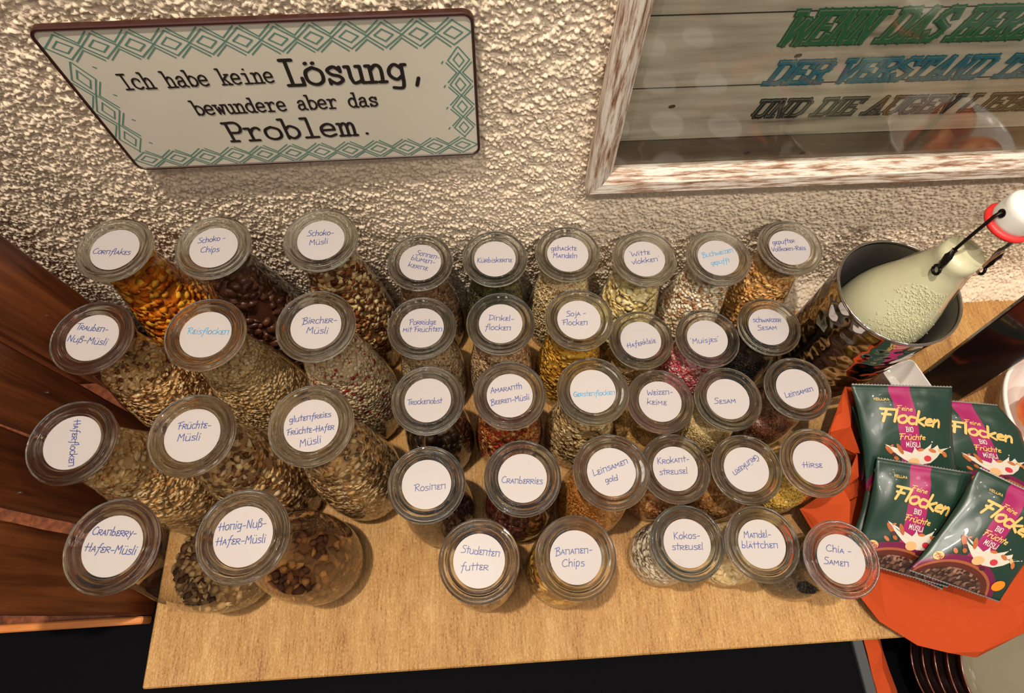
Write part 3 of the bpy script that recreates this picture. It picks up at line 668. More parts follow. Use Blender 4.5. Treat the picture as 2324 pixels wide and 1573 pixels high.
def contents(name, size, fill, kind, dims, pal, tilt, seed, cover=1.5, gloss=False, mound=2.0):
    """a jar's filling: a packed core with real pieces lying against the glass and on top"""
    rg = np.random.default_rng(seed); th = dims[2]
    inset = 1.6+th*.8
    zs = np.linspace(6, fill, max(6, int((fill-6)/6))); R = np.array([rad(size, z)-inset for z in zs])
    ds = np.hypot(np.diff(zs), np.diff(R)); Rm = (R[1:]+R[:-1])/2; A = 2*np.pi*Rm*ds
    atop = np.pi*R[-1]**2; area = A.sum()+atop
    n = int(min(7500, area*cover*1.25/(math.pi*dims[0]*dims[1]*.8)))
    ntop = int(n*atop/area); ns = n-ntop
    seg = rg.choice(len(A), ns, p=A/A.sum()); u = rg.random(ns); th_ = rg.random(ns)*2*np.pi
    z = zs[seg]+u*(zs[seg+1]-zs[seg]); r_ = R[seg]+u*(R[seg+1]-R[seg])+rg.uniform(-th, th*.3, ns)
    slope = (R[seg+1]-R[seg])/(zs[seg+1]-zs[seg])
    P1 = np.c_[r_*np.cos(th_), r_*np.sin(th_), z]; N1 = np.c_[np.cos(th_), np.sin(th_), -slope]; N1 /= np.linalg.norm(N1, axis=1)[:, None]
    rt = R[-1]*np.sqrt(rg.random(ntop)); tt = rg.random(ntop)*2*np.pi
    P2 = np.c_[rt*np.cos(tt), rt*np.sin(tt), fill+mound*(1-(rt/R[-1])**2)+rg.uniform(-th, th, ntop)]; N2 = np.tile([0, 0, 1.], (ntop, 1))
    V, F, C = pieces(kind, np.vstack([P1, P2]), np.vstack([N1, N2]), dims, pal, tilt, seed+1)
    # keep every piece inside the glass
    rr_ = np.hypot(V[:, 0], V[:, 1]); lim = np.interp(V[:, 2], [q[1] for q in PROF[size][4:]], [q[0] for q in PROF[size][4:]])-1.1
    k = np.minimum(1, lim/np.maximum(rr_, 1e-6)); V[:, 0] *= k; V[:, 1] *= k; V[:, 2] = np.maximum(V[:, 2], 4.2)
    core, cf = lathe([(max(1, R[0]-th), 5)]+[(max(1, r-th*.6), z_) for r, z_ in zip(R, zs)]+[(R[-1]*.5, fill+mound*.7)], 28, True, True)
    tri = []
    for q in cf:
        for i in range(1, len(q)-1): tri.append((q[0], q[i], q[i+1]))
    base = np.array([srgb(*c)[:3] for c in pal]).mean(0)*.8
    n0 = len(V); V = np.vstack([V, np.array(core)]); F = np.vstack([F, np.array(tri)+n0])
    C = np.vstack([C, np.tile([*base, 1.], (len(core), 1))])
    return mesh(name, V, F, M_FOODG if gloss else M_FOOD, smooth=False, cols=C)

OATS = [(232, 192, 132), (242, 208, 154), (220, 172, 112), (208, 156, 98), (246, 218, 170)]
# key: (jar label words, ink, contents name, contents label, category, fill, kind, dims, palette, tilt, cover, gloss)
FILL = {
'Cornflakes': ('orange cornflakes', 0, 'cornflakes', 'orange toasted maize flakes', 215, 'flake', (6.2, 5.0, 1.5), [(226, 134, 34), (206, 104, 20), (236, 160, 60), (190, 90, 18), (240, 176, 60)], .3, 1.5, 0),
'SchokoChips': ('dark chocolate flakes', 0, 'chocolate_chips', 'dark brown chocolate flakes', 205, 'flake', (8.0, 6.4, 1.8), [(84, 48, 34), (98, 56, 40), (72, 40, 30), (108, 66, 50)], .28, 1.3, 1),
'SchokoMuesli': ('chocolate muesli clusters', 0, 'chocolate_muesli', 'brown and cream muesli clusters', 212, 'chunk', (4.6, 3.6, 2.4), [(122, 72, 44), (92, 50, 32), (220, 186, 128), (236, 212, 160), (150, 92, 54), (196, 150, 96)], .6, 1.8, 0),
'Trauben': ('raisin nut muesli', 0, 'raisin_nut_muesli', 'beige oat muesli with brown raisin specks', 190, 'flake', (3.6, 3.0, .9), OATS+[(120, 74, 48)], .5, 1.6, 0),
'Reisflocken': ('pale rice flakes', 1, 'rice_flakes', 'pale beige rice flakes', 200, 'flake', (3.0, 2.6, .7), [(222, 194, 144), (206, 172, 120), (230, 206, 162), (196, 158, 108)], .45, 1.6, 0),
'Bircher': ('pale muesli with red fruit specks', 0, 'bircher_muesli', 'pale oat muesli with small red fruit pieces', 185, 'flake', (3.0, 2.5, .8), [(218, 198, 164), (206, 182, 146), (228, 212, 184), (196, 168, 128), (222, 200, 160), (212, 190, 150), (226, 204, 170), (160, 50, 52)], .5, 1.6, 0),
'Haferflocken': ('rolled oats', 0, 'rolled_oats', 'golden beige rolled oats', 200, 'flake', (4.0, 3.4, .8), OATS, .45, 1.6, 0),
'Fruechte': ('oat muesli with dark fruit', 0, 'fruit_muesli', 'beige oat muesli with dark fruit', 195, 'flake', (4.6, 3.8, 1.1), OATS+[(112, 78, 56), (146, 104, 70), (128, 88, 60)], .55, 1.6, 0),
'Gluten': ('gluten-free fruit muesli', 0, 'gluten_free_muesli', 'oat muesli with grey-brown fruit pieces', 185, 'flake', (4.6, 3.6, 1.1), OATS+[(120, 98, 74), (150, 112, 76)], .6, 1.6, 0),
'CranHafer': ('sparse dark oat muesli', 0, 'cranberry_oat_muesli', 'low heap of dark and beige oat muesli', 70, 'flake', (5.0, 4.0, 1.2), [(196, 160, 110), (140, 106, 74), (104, 74, 52), (214, 184, 136), (90, 62, 46)], .7, 1.7, 0),
'Honig': ('dark muesli clusters', 0, 'honey_nut_muesli', 'dark brown honey nut muesli clusters', 100, 'chunk', (6.0, 5.0, 3.4), [(120, 78, 50), (96, 62, 42), (150, 98, 56), (180, 126, 70), (84, 54, 40)], .6, 1.8, 0),
'Sonnen': ('grey-brown sunflower seeds', 0, 'sunflower_seeds', 'grey-brown shelled sunflower seeds', 145, 'grain', (3.6, 1.7, 1.3), [(170, 134, 100), (150, 112, 82), (186, 152, 116), (134, 98, 72)], .6, 1.6, 0),
'Kuerbis': ('dark green pumpkin seeds', 0, 'pumpkin_seeds', 'dark olive green pumpkin seeds', 140, 'grain', (4.8, 2.6, 1.2), [(74, 76, 46), (92, 92, 56), (58, 60, 38), (108, 100, 64)], .6, 1.6, 0),
'Mandeln': ('cream chopped almonds', 0, 'chopped_almonds', 'cream coloured chopped almonds', 142, 'grain', (2.6, 2.0, 1.5), [(232, 206, 158), (220, 190, 138), (240, 220, 180), (206, 172, 120)], .7, 1.6, 0),
'Witte': ('pale yellow white flakes', 0, 'white_flakes', 'pale yellow shaved flakes', 138, 'flake', (5.4, 4.4, 1.6), [(236, 216, 158), (226, 200, 136), (242, 228, 180), (220, 190, 124)], .7, 1.7, 0),
'Buchweizen': ('white puffed buckwheat', 1, 'puffed_buckwheat', 'white and brown puffed buckwheat grains', 146, 'chunk', (3.0, 2.5, 2.1), [(240, 226, 200), (232, 214, 182), (246, 236, 216), (226, 200, 164), (184, 132, 92)], .7, 1.35, 0),
'Gepufft': ('golden puffed wholegrain rice', 0, 'puffed_rice', 'golden puffed wholegrain rice', 144, 'chunk', (4.6, 2.3, 1.9), [(226, 178, 112), (214, 160, 92), (236, 194, 134), (198, 140, 76)], .6, 1.35, 0),
'Porridge': ('pale porridge mix with fruit', 0, 'porridge_mix', 'pale fine porridge mix with fruit specks', 140, 'flake', (2.4, 2.0, .7), [(220, 200, 160), (206, 182, 138), (228, 210, 176), (196, 166, 120), (216, 194, 150), (176, 84, 64)], .5, 1.5, 0),
'Dinkel': ('spelt flakes', 0, 'spelt_flakes', 'brownish beige spelt flakes', 140, 'flake', (2.8, 2.2, .8), [(216, 184, 144), (196, 156, 116), (228, 202, 166), (170, 118, 84)], .5, 1.5, 0),
'Soja': ('golden yellow soya flakes', 0, 'soya_flakes', 'golden yellow soya flakes', 140, 'flake', (4.0, 3.2, .9), [(232, 180, 70), (220, 160, 50), (240, 198, 96), (204, 140, 40)], .5, 1.6, 0),
'Haferkleie': ('tan oat bran', 0, 'oat_bran', 'fine tan oat bran', 98, 'flake', (2.2, 1.7, .7), [(206, 168, 112), (190, 148, 94), (218, 184, 132), (170, 126, 78)], .6, 1.5, 0),
'Muisjes': ('pink and white sugared aniseed', 0, 'sugared_aniseed', 'pink and white sugared aniseed grains', 98, 'chunk', (2.3, 1.8, 1.6), [(222, 92, 106), (236, 186, 180), (214, 72, 92), (244, 214, 204), (228, 130, 136)], .7, 1.3, 1),
'SchwSesam': ('black sesame seeds', 0, 'black_sesame', 'black sesame seeds', 96, 'grain', (2.0, 1.3, .8), [(38, 32, 30), (52, 44, 40), (30, 26, 25)], .6, 1.4, 0),
'Trockenobst': ('nearly black dried fruit', 0, 'dried_fruit', 'nearly black dried fruit pieces', 118, 'chunk', (8.0, 6.4, 4.2), [(52, 30, 20), (38, 24, 18), (66, 40, 24)], .6, 1.8, 1),
'Amaranth': ('rust red amaranth berry muesli', 0, 'amaranth_berry_muesli', 'rust red and golden amaranth berry muesli', 125, 'chunk', (3.2, 2.6, 1.8), [(176, 96, 46), (150, 70, 34), (206, 138, 70), (196, 60, 44), (224, 170, 104), (120, 56, 32)], .6, 1.6, 0),
'Gersten': ('pale barley flakes', 1, 'barley_flakes', 'pale greenish beige barley flakes', 135, 'flake', (4.2, 3.4, .8), [(222, 196, 144), (208, 176, 122), (232, 212, 166), (190, 154, 104)], .5, 1.6, 0),
'Weizen': ('tan wheat germ', 0, 'wheat_germ', 'fine golden tan wheat germ', 46, 'flake', (2.0, 1.6, .6), [(206, 160, 96), (190, 142, 80), (216, 176, 114)], .6, 1.5, 0),
'Sesam': ('cream sesame seeds', 0, 'sesame_seeds', 'cream coloured sesame seeds', 84, 'grain', (1.9, 1.2, .8), [(224, 196, 142), (210, 178, 122), (234, 210, 162)], .6, 1.4, 0),
'Leinsamen': ('dark brown linseed', 0, 'brown_linseed', 'dark reddish brown linseed', 62, 'grain', (2.2, 1.2, .7), [(104, 54, 34), (86, 42, 28), (124, 68, 42)], .6, 1.4, 1),
'Rosinen': ('nearly black raisins', 0, 'raisins', 'nearly black raisins', 122, 'chunk', (5.2, 4.0, 3.0), [(44, 24, 20), (58, 32, 26), (34, 20, 18)], .7, 1.6, 1),
'Cranberries': ('dark red dried cranberries', 0, 'dried_cranberries', 'dark red dried cranberries', 130, 'chunk', (5.6, 4.4, 3.2), [(86, 26, 24), (66, 20, 20), (108, 36, 28)], .7, 1.6, 1),
'LeinGold': ('golden brown linseed', 0, 'golden_linseed', 'golden brown linseed', 122, 'grain', (2.3, 1.3, .8), [(196, 128, 60), (176, 108, 46), (212, 148, 78)], .6, 1.4, 0),
'Krokant': ('brown praline crumbs', 0, 'praline_crumbs', 'orange-brown praline crumbs', 62, 'chunk', (2.4, 1.9, 1.5), [(190, 118, 60), (164, 92, 44), (212, 146, 86), (226, 176, 120)], .7, 1.4, 0),
'Gruenkern': ('brown green-spelt grains', 0, 'green_spelt_grains', 'dull brown green-spelt grains', 56, 'grain', (3.2, 1.5, 1.3), [(170, 118, 66), (150, 98, 52), (186, 138, 84)], .6, 1.5, 0),
'Hirse': ('yellow millet', 0, 'millet', 'small yellow millet grains', 60, 'chunk', (1.7, 1.5, 1.3), [(216, 176, 84), (200, 156, 66), (228, 194, 110)], .7, 1.3, 0),
'Studenten': ('mostly hidden trail mix', 0, 'trail_mix', 'brown nuts and raisins of a trail mix', 40, 'chunk', (6.0, 4.2, 3.2), [(150, 90, 50), (90, 50, 34), (206, 160, 110)], .6, 1.6, 0),
'Bananen': ('yellow banana chips', 0, 'banana_chips', 'yellow dried banana slices', 118, 'flake', (11.0, 9.6, 1.7), [(232, 176, 72), (222, 158, 58), (240, 198, 104), (212, 140, 60)], .6, 2.0, 1),
'Kokos': ('white coconut flakes', 0, 'coconut_flakes', 'white coconut flakes', 96, 'flake', (6.0, 4.2, 1.4), [(238, 228, 206), (228, 216, 190), (244, 238, 222)], .7, 1.8, 0),
'Mandelbl': ('cream flaked almonds', 0, 'flaked_almonds', 'cream flaked almonds', 44, 'flake', (6.0, 4.0, .9), [(234, 208, 158), (222, 192, 140), (240, 220, 178)], .6, 1.8, 0),
'Chia': ('dark grey chia seeds', 0, 'chia_seeds', 'dark grey speckled chia seeds', 36, 'grain', (1.7, 1.1, .8), [(66, 58, 52), (48, 42, 40), (90, 80, 72)], .6, 1.4, 0)}
def rprof(size, z):
    t = TOP[size]
    if abs(z-t) < 5: return 35.1
    return rad(size, z) if 3 < z < t-6 else 0
def mind(a, b): return max(rprof(a, z)+rprof(b, z) for z in np.arange(4, 252, 2.0) if rprof(a, z) > 0 and rprof(b, z) > 0)+.4
MD = {(a, b): mind(a, b) for a in 'LMS' for b in 'LMS'}
PJ = [[j[2], j[3]] for j in JARS]
for it in range(60):          # settle the jars so that none touches its neighbour
    for i in range(len(PJ)):
        if JARS[i][1] == 'L': PJ[i][0] = max(PJ[i][0], -396+46)
        for k in range(i):
            dx = PJ[i][0]-PJ[k][0]; dy = PJ[i][1]-PJ[k][1]; d = math.hypot(dx, dy); m_ = MD[(JARS[i][1], JARS[k][1])]
            if d < m_:
                q = (m_-d)/2/d; PJ[i][0] += dx*q; PJ[i][1] += dy*q; PJ[k][0] -= dx*q; PJ[k][1] -= dy*q
GROUP = {'L': 'tall storage jars on the left of the oak board', 'M': 'medium storage jars on the oak board', 'S': 'small storage jars on the right of the oak board'}
SIZEW = {'L': 'tall', 'M': 'medium', 'S': 'small'}
for idx, (key, size, jx, jy, lines) in enumerate(JARS):
    jx, jy = PJ[idx]
    words, ink, cname, clabel, fill, kind, dims, pal, tilt, cover, gloss = FILL[key]
    read = ' '.join(l[0].strip() for l in lines).replace('"', '').replace('- ', '-')
    jar = thing('storage_jar', (jx, jy, 0), '%s glass jar of %s, lid sticker reads %s' % (SIZEW[size], words, read), 'jar', GROUP[size])
    b_ = link_obj('glass_body', ME_BODY[size], jar); b_.rotation_euler.z = idx*.7
    lid = link_obj('lid', ME_LID, jar, (0, 0, TOP[size])); lid.rotation_euler.z = idx*1.3
    st = link_obj('paper_sticker', ME_STICK, jar, (0, 0, TOP[size]))
    parts = []
    for (t, x0, y0, x1, y1) in lines:
        if x0*x0+y0*y0 > 21.3**2 or x1*x1+y1*y1 > 21.3**2:
            def cl(x, y):
                r_ = math.hypot(x, y); k = min(1, 21.0/r_); return x*k, y*k
            x0, y0 = cl(x0, y0); x1, y1 = cl(x1, y1)
        ln = math.hypot(x1-x0, y1-y0); hh = min(6.6, max(4.4, 1.25*ln/max(3, len(t.strip()))*1.55))
        parts.append(text_between(t, HAND, (x0, y0), (x1, y1), hh, .6, lambda x, y: (x, y, -.7), slant=.08, jit=.03))
    link_obj('handwriting', mesh('handwriting', *join(parts), M_INKL if ink else M_INK), st)
    me = contents(cname, size, fill, kind, dims, pal, tilt, 100+idx*3, cover, gloss)
    c = link_obj(cname, me, None, (jx, jy, 0))
    tag(c, '%s inside the %s jar marked %s' % (clabel, SIZEW[size], read), cname.replace('_', ' '), kind='stuff')

# ------------------------------------------------------------------ wine cooler with the milk bottle
def steel(name, rough, hammered):
    m, nt, b = new_mat(name); b.inputs['Base Color'].default_value = srgb(206, 200, 192); b.inputs['Metallic'].default_value = 1; b.inputs['Roughness'].default_value = rough
    if hammered:
        tc = node(nt, 'ShaderNodeTexCoord'); vo = node(nt, 'ShaderNodeTexVoronoi'); vo.feature = 'SMOOTH_F1'; vo.inputs['Scale'].default_value = 75; vo.inputs['Smoothness'].default_value = .6
        nt.links.new(tc.outputs['Object'], vo.inputs['Vector']); bp = node(nt, 'ShaderNodeBump'); bp.inputs['Strength'].default_value = .5; bp.inputs['Distance'].default_value = .0045
        nt.links.new(vo.outputs[0], bp.inputs['Height']); nt.links.new(bp.outputs[0], b.inputs['Normal'])
    return m
pot = thing('wine_cooler', (411, 273, 0), 'hammered stainless steel wine cooler holding the milk bottle by the wall', 'wine cooler')
v_, f_ = lathe([(50, 0), (52, 1), (53.2, 6), (55, 60), (57, 130), (59, 200), (59.6, 203)], 96, True); link_obj('outer_wall', mesh('outer_wall', v_, f_, steel('hammered_steel', .09, True), smooth=True), pot)
v_, f_ = lathe([(58.2, 204), (57, 196), (55, 130), (52.6, 30), (50.5, 10), (46, 6)], 96, False, True); link_obj('inner_wall', mesh('inner_wall', v_, f_, steel('brushed_steel', .38, False), smooth=True), pot)
ringp = [(59.4, 203), (60.6, 204.5), (60.9, 206.5), (60.2, 208), (58.9, 208), (58.0, 206.5), (58.2, 204)]
v_, f_ = lathe(ringp, 96); link_obj('rim', mesh('rim', v_, f_, steel('polished_steel', .06, False), smooth=True), pot)

BL, BR = Vector((398, 270, 6)), Vector((424, 266, 337))
axis = (BR-BL).normalized(); brot = Vector((0, 0, 1)).rotation_difference(axis)
def bthing(o): o.location = BL*S; o.rotation_mode = 'QUATERNION'; o.rotation_quaternion = brot; return o
bot = bthing(thing('swing_top_bottle', BL, 'clear swing-top bottle of creamy milk standing in the steel cooler', 'bottle'))
GP = [(38, 0), (43, 2), (45, 8), (45.6, 30), (45.6, 165), (44.8, 178), (42, 193), (37, 209), (30.5, 226), (25.5, 243), (22, 256), (19.6, 266), (20.2, 270), (20.6, 273), (19.6, 277), (17.8, 288), (17.4, 300), (17.6, 306), (19.2, 310), (19.4, 316), (18, 320), (13, 321)]
v_, f_ = lathe(GP, 72, True); link_obj('glass', mesh('glass', v_, f_, glass_thin('bottle_glass', (.95, .97, .95)), smooth=True), bot)
v_, f_ = lathe([(9, 319.5), (17.6, 320), (19.0, 321.5), (19.2, 324), (17.6, 325.5), (10, 326)], 40, True, True); link_obj('gasket', mesh('gasket', v_, f_, plain('red_rubber', (226, 44, 40), .45), smooth=True), bot)
v_, f_ = lathe([(11, 325.5), (15.6, 320.5), (16.6, 329), (17, 340), (16.6, 343.5), (15.2, 345.4), (12.6, 346), (4, 346.3)], 48, True, True)
sto = link_obj('stopper', mesh('stopper', v_, f_, plain('white_porcelain', (222, 218, 208), .22, coat=.4), smooth=True), bot)
M_WIRE = plain('dark_wire', (40, 34, 30), .38, metal=.8)
for s in (-1, 1):
    parts = []
    parts.append(tube([(s*14, 0, 335), (s*19, 0, 335.5), (s*21.5, -1, 332), (s*23, -3, 320), (s*22.5, -4, 302), (s*22, -5, 288)], 1.5, 8))
    parts.append(tube([(s*22, -5, 291), (s*23, -7, 284), (s*22.5, -9, 277), (s*21.5, -10, 271)], [2.6, 3.6, 3.0, 2.2], 10))
    parts.append(tube([(s*21.8, -10+4*math.sin(a), 267+4*math.cos(a)) for a in [k*math.pi/8 for k in range(16)]], 1.4, 8, True))
    link_obj('wire_bail', fix(mesh('wire_bail', *join(parts), M_WIRE, smooth=True)), bot)
for s in (-1, 1):
    v_, f_ = tube([(s*15.6, 0, 335), (s*17.4, 0, 335)], 3.6, 12); link_obj('hinge_hole', mesh('hinge_hole', v_, f_, M_WIRE), sto)
MP = [(max(1, r-1.6), z+ (2 if i == 0 else 0)) for i, (r, z) in enumerate(GP[:13])]
v_, f_ = lathe(MP+[(17.2, 279)], 64, True, True); 
mm = plain('creamy_milk', (210, 202, 168), .35, bump=(60, .25, .002))
mk = bthing(link_obj('milk', mesh('milk', v_, f_, mm, smooth=True))); tag(mk, 'creamy pale milk inside the swing-top bottle', 'milk', kind='stuff')
# foam bubbles clinging to the shoulder
rg = np.random.default_rng(5); V = []; F = []
for k in range(1100):
    z = rg.uniform(172, 246); th_ = rg.normal(-2.15, .3)+ (246-z)*.004; r_ = np.interp(z, [p[1] for p in GP], [p[0] for p in GP])-.9
    c = np.array([r_*math.cos(th_), r_*math.sin(th_), z]); q = rg.uniform(.3, .8); n0 = len(V)
    for d in ((1, 0, 0), (0, 1, 0), (-1, 0, 0), (0, -1, 0), (0, 0, 1), (0, 0, -1)): V.append(c+np.array(d)*q)
    for j in range(4): F += [(n0+j, n0+(j+1) % 4, n0+4), (n0+(j+1) % 4, n0+j, n0+5)]
fo = link_obj('foam_bubbles', mesh('foam_bubbles', V, F, plain('foam', (226, 218, 182), .2, coat=.6), smooth=True), mk); fo['kind'] = 'stuff'

# ------------------------------------------------------------------ basket, napkin, muesli bags
NAP = [(391, 210, 105), (378, 186, 100), (369, 163, 85), (381, 151, 80), (394, 139, 85), (384, 122, 80), (380, 109, 75), (328, 88, 60), (345, 62, 45), (362, 27, 40), (387, -6, 28), (402, -28, 22), (436, -53, 16), (467, -62, 18), (494, -68, 20), (551, -47, 28), (591, -14, 40), (612, 40, 46), (602, 98, 46), (590, 128, 50), (556, 200, 46), (484, 212, 62), (423, 214, 88)]
ctr = (500, 80)
v_, f_ = lathe([(60, 1), (88, 1), (97, 6), (101, 16), (103, 24), (101, 25), (98, 17), (94, 8), (60, 4)], 40)
v_ = [(x*.74, y*.86, z*.62) for x, y, z in v_]
bk = link_obj('shallow_basket', fix(mesh('shallow_basket', v_, f_, wood('dark_wicker', (40, 24, 16), (66, 40, 26), (90, 58, 36), 0, 1, .6), smooth=True)), None, (500, 74, 0))
tag(bk, 'shallow dark basket under the orange napkin of muesli bags', 'basket')
rg = np.random.default_rng(9); n = len(NAP); rings = []
for k, (f, zz, jit) in enumerate(((1, None, 0), (.93, .9, 9), (.84, .66, 9), (.70, .40, 5), (.5, None, 0), (.25, None, 0))):
    R_ = []
    for (x, y, z) in NAP:
        X_ = ctr[0]+(x-ctr[0])*f; Y_ = ctr[1]+(y-ctr[1])*f
        Z_ = z if k == 0 else (21+(z-21)*zz*zz if k in (1, 2, 3) else 20.5)
        if jit: X_ += rg.uniform(-jit, jit)*.6; Y_ += rg.uniform(-jit, jit)*.6; Z_ += rg.uniform(-jit*.5, jit)
        R_.append((X_, Y_, max(Z_, 20.5)))
    rings.append(R_)
V = [p for R_ in rings for p in R_]+[(ctr[0], ctr[1], 20.5)]; F = []
for k in range(5):
    for j in range(n):
        a, b2, c, d = k*n+j, k*n+(j+1) % n, (k+1)*n+(j+1) % n, (k+1)*n+j
        F += [(a, b2, c), (a, c, d)] if (j+k) % 2 else [(a, b2, d), (b2, c, d)]
for j in range(n): F.append((5*n+j, 5*n+(j+1) % n, 6*n))
M_NAP = plain('orange_paper', (168, 62, 22), .85, spec=.2, bump=(60, .35, .004))
M_NAP.node_tree.nodes['Principled BSDF'].inputs['Transmission Weight'].default_value = 0
nap = link_obj('paper_napkin', fix(mesh('paper_napkin', V, F, M_NAP)))
sd = nap.modifiers.new('thickness', 'SOLIDIFY'); sd.thickness = .0006; sd.offset = -1
tag(nap, 'bright orange paper napkin lining the basket, hanging over the board edge', 'napkin')
# a crumpled point of napkin standing beside the Leinsamen jar and one by the Hirse jar
def fold(pts, tris):
    o = link_obj('napkin_fold', fix(mesh('napkin_fold', pts, tris, M_NAP)), nap); s2 = o.modifiers.new('thickness', 'SOLIDIFY'); s2.thickness = .0006; return o
fold([(391, 210, 107), (371, 165, 86), (392, 168, 92), (404, 205, 92), (398, 140, 84), (380, 150, 60)], [(0, 1, 2), (0, 2, 3), (1, 5, 2), (2, 5, 4)])
fold([(330, 89, 60), (372, 112, 74), (382, 92, 66), (352, 60, 44), (380, 60, 50)], [(0, 1, 2), (0, 2, 3), (3, 2, 4)])

def bagmat():
    m, nt, b = new_mat('printed_foil'); uv = node(nt, 'ShaderNodeUVMap'); sp = node(nt, 'ShaderNodeSeparateXYZ'); nt.links.new(uv.outputs[0], sp.inputs[0])
    def mth(op, a, c=None, d=None):
        n = node(nt, 'ShaderNodeMath', operation=op)
        for i, q in enumerate((a, c, d)):
            if q is None: continue
            if isinstance(q, (int, float)): n.inputs[i].default_value = q
            else: nt.links.new(q, n.inputs[i])
        return n.outputs[0]
    u, v = sp.outputs[0], sp.outputs[1]
    def ell(cx, cy, rx, ry):
        a = mth('POWER', mth('DIVIDE', mth('SUBTRACT', u, cx), rx), 2.0); c = mth('POWER', mth('DIVIDE', mth('SUBTRACT', v, cy), ry), 2.0)
        a = mth('POWER', mth('ABSOLUTE', mth('DIVIDE', mth('SUBTRACT', u, cx), rx)), 2.0); c = mth('POWER', mth('ABSOLUTE', mth('DIVIDE', mth('SUBTRACT', v, cy), ry)), 2.0)
        return mth('LESS_THAN', mth('ADD', a, c), 1.0)
    def mix(base, col, fac):
        n = node(nt, 'ShaderNodeMix', data_type='RGBA'); nt.links.new(fac, n.inputs[0])
        for i, q in ((6, base), (7, col)):
            if isinstance(q, tuple): n.inputs[i].default_value = q
            else: nt.links.new(q, n.inputs[i])
        return n.outputs[2]
    stripe = mth('MULTIPLY', mth('GREATER_THAN', u, .36), mth('LESS_THAN', u, .575))
    c = mix(srgb(24, 50, 38), srgb(146, 24, 84), stripe)
    c = mix(c, srgb(104, 20, 58), ell(.44, 1.04, .47, .33))
    c = mix(c, srgb(150, 78, 46), ell(.44, 1.04, .42, .275))
    c = mix(c, srgb(84, 34, 22), ell(.44, 1.04, .395, .25))
    vo = node(nt, 'ShaderNodeTexVoronoi'); vo.inputs['Scale'].default_value = 34; nt.links.new(uv.outputs[0], vo.inputs['Vector'])
    rp = ramp(nt, [(0, (40, 22, 18)), (.45, (66, 38, 28)), (.6, (150, 112, 92)), (.8, (52, 28, 22))], vo.outputs['Color'])
    c = mix(c, rp.outputs[0], ell(.44, 1.04, .34, .20))
    nt.links.new(c, b.inputs['Base Color']); b.inputs['Roughness'].default_value = .34; b.inputs['Specular IOR Level'].default_value = .6; b.inputs['Coat Weight'].default_value = .15
    tc = node(nt, 'ShaderNodeTexCoord'); nz = node(nt, 'ShaderNodeTexNoise'); nz.inputs['Scale'].default_value = 17; nz.inputs['Detail'].default_value = 2; nz.inputs['Distortion'].default_value = .6
    nt.links.new(tc.outputs['Object'], nz.inputs['Vector']); bp = node(nt, 'ShaderNodeBump'); bp.inputs['Strength'].default_value = .35; bp.inputs['Distance'].default_value = .006
    nt.links.new(nz.outputs[0], bp.inputs['Height']); nt.links.new(bp.outputs[0], b.inputs['Normal'])
    return m
M_BAG = bagmat(); M_SILVER = plain('silver_foil_edge', (190, 188, 182), .3, metal=.9)
M_GOLD = plain('gold_print', (206, 166, 94), .45); M_WHITEP = plain('white_print', (206, 196, 188), .45)
PR = {k: plain(k+'_print', c, .45) for k, c in dict(milk=(196, 186, 172), wheat=(160, 84, 36), almond=(176, 98, 50), banana=(206, 160, 108), cherry=(184, 44, 58), physalis=(216, 126, 24), raisin=(64, 24, 28)).items()}
SPL = [(.19, .545), (.24, .57), (.33, .61), (.40, .655), (.455, .65), (.49, .60), (.50, .57), (.525, .615), (.60, .60), (.655, .57), (.70, .54), (.68, .59), (.74, .585), (.765, .555), (.785, .60), (.90, .585), (.80, .625), (.75, .68), (.67, .73), (.56, .745), (.47, .735), (.38, .69), (.29, .63)]
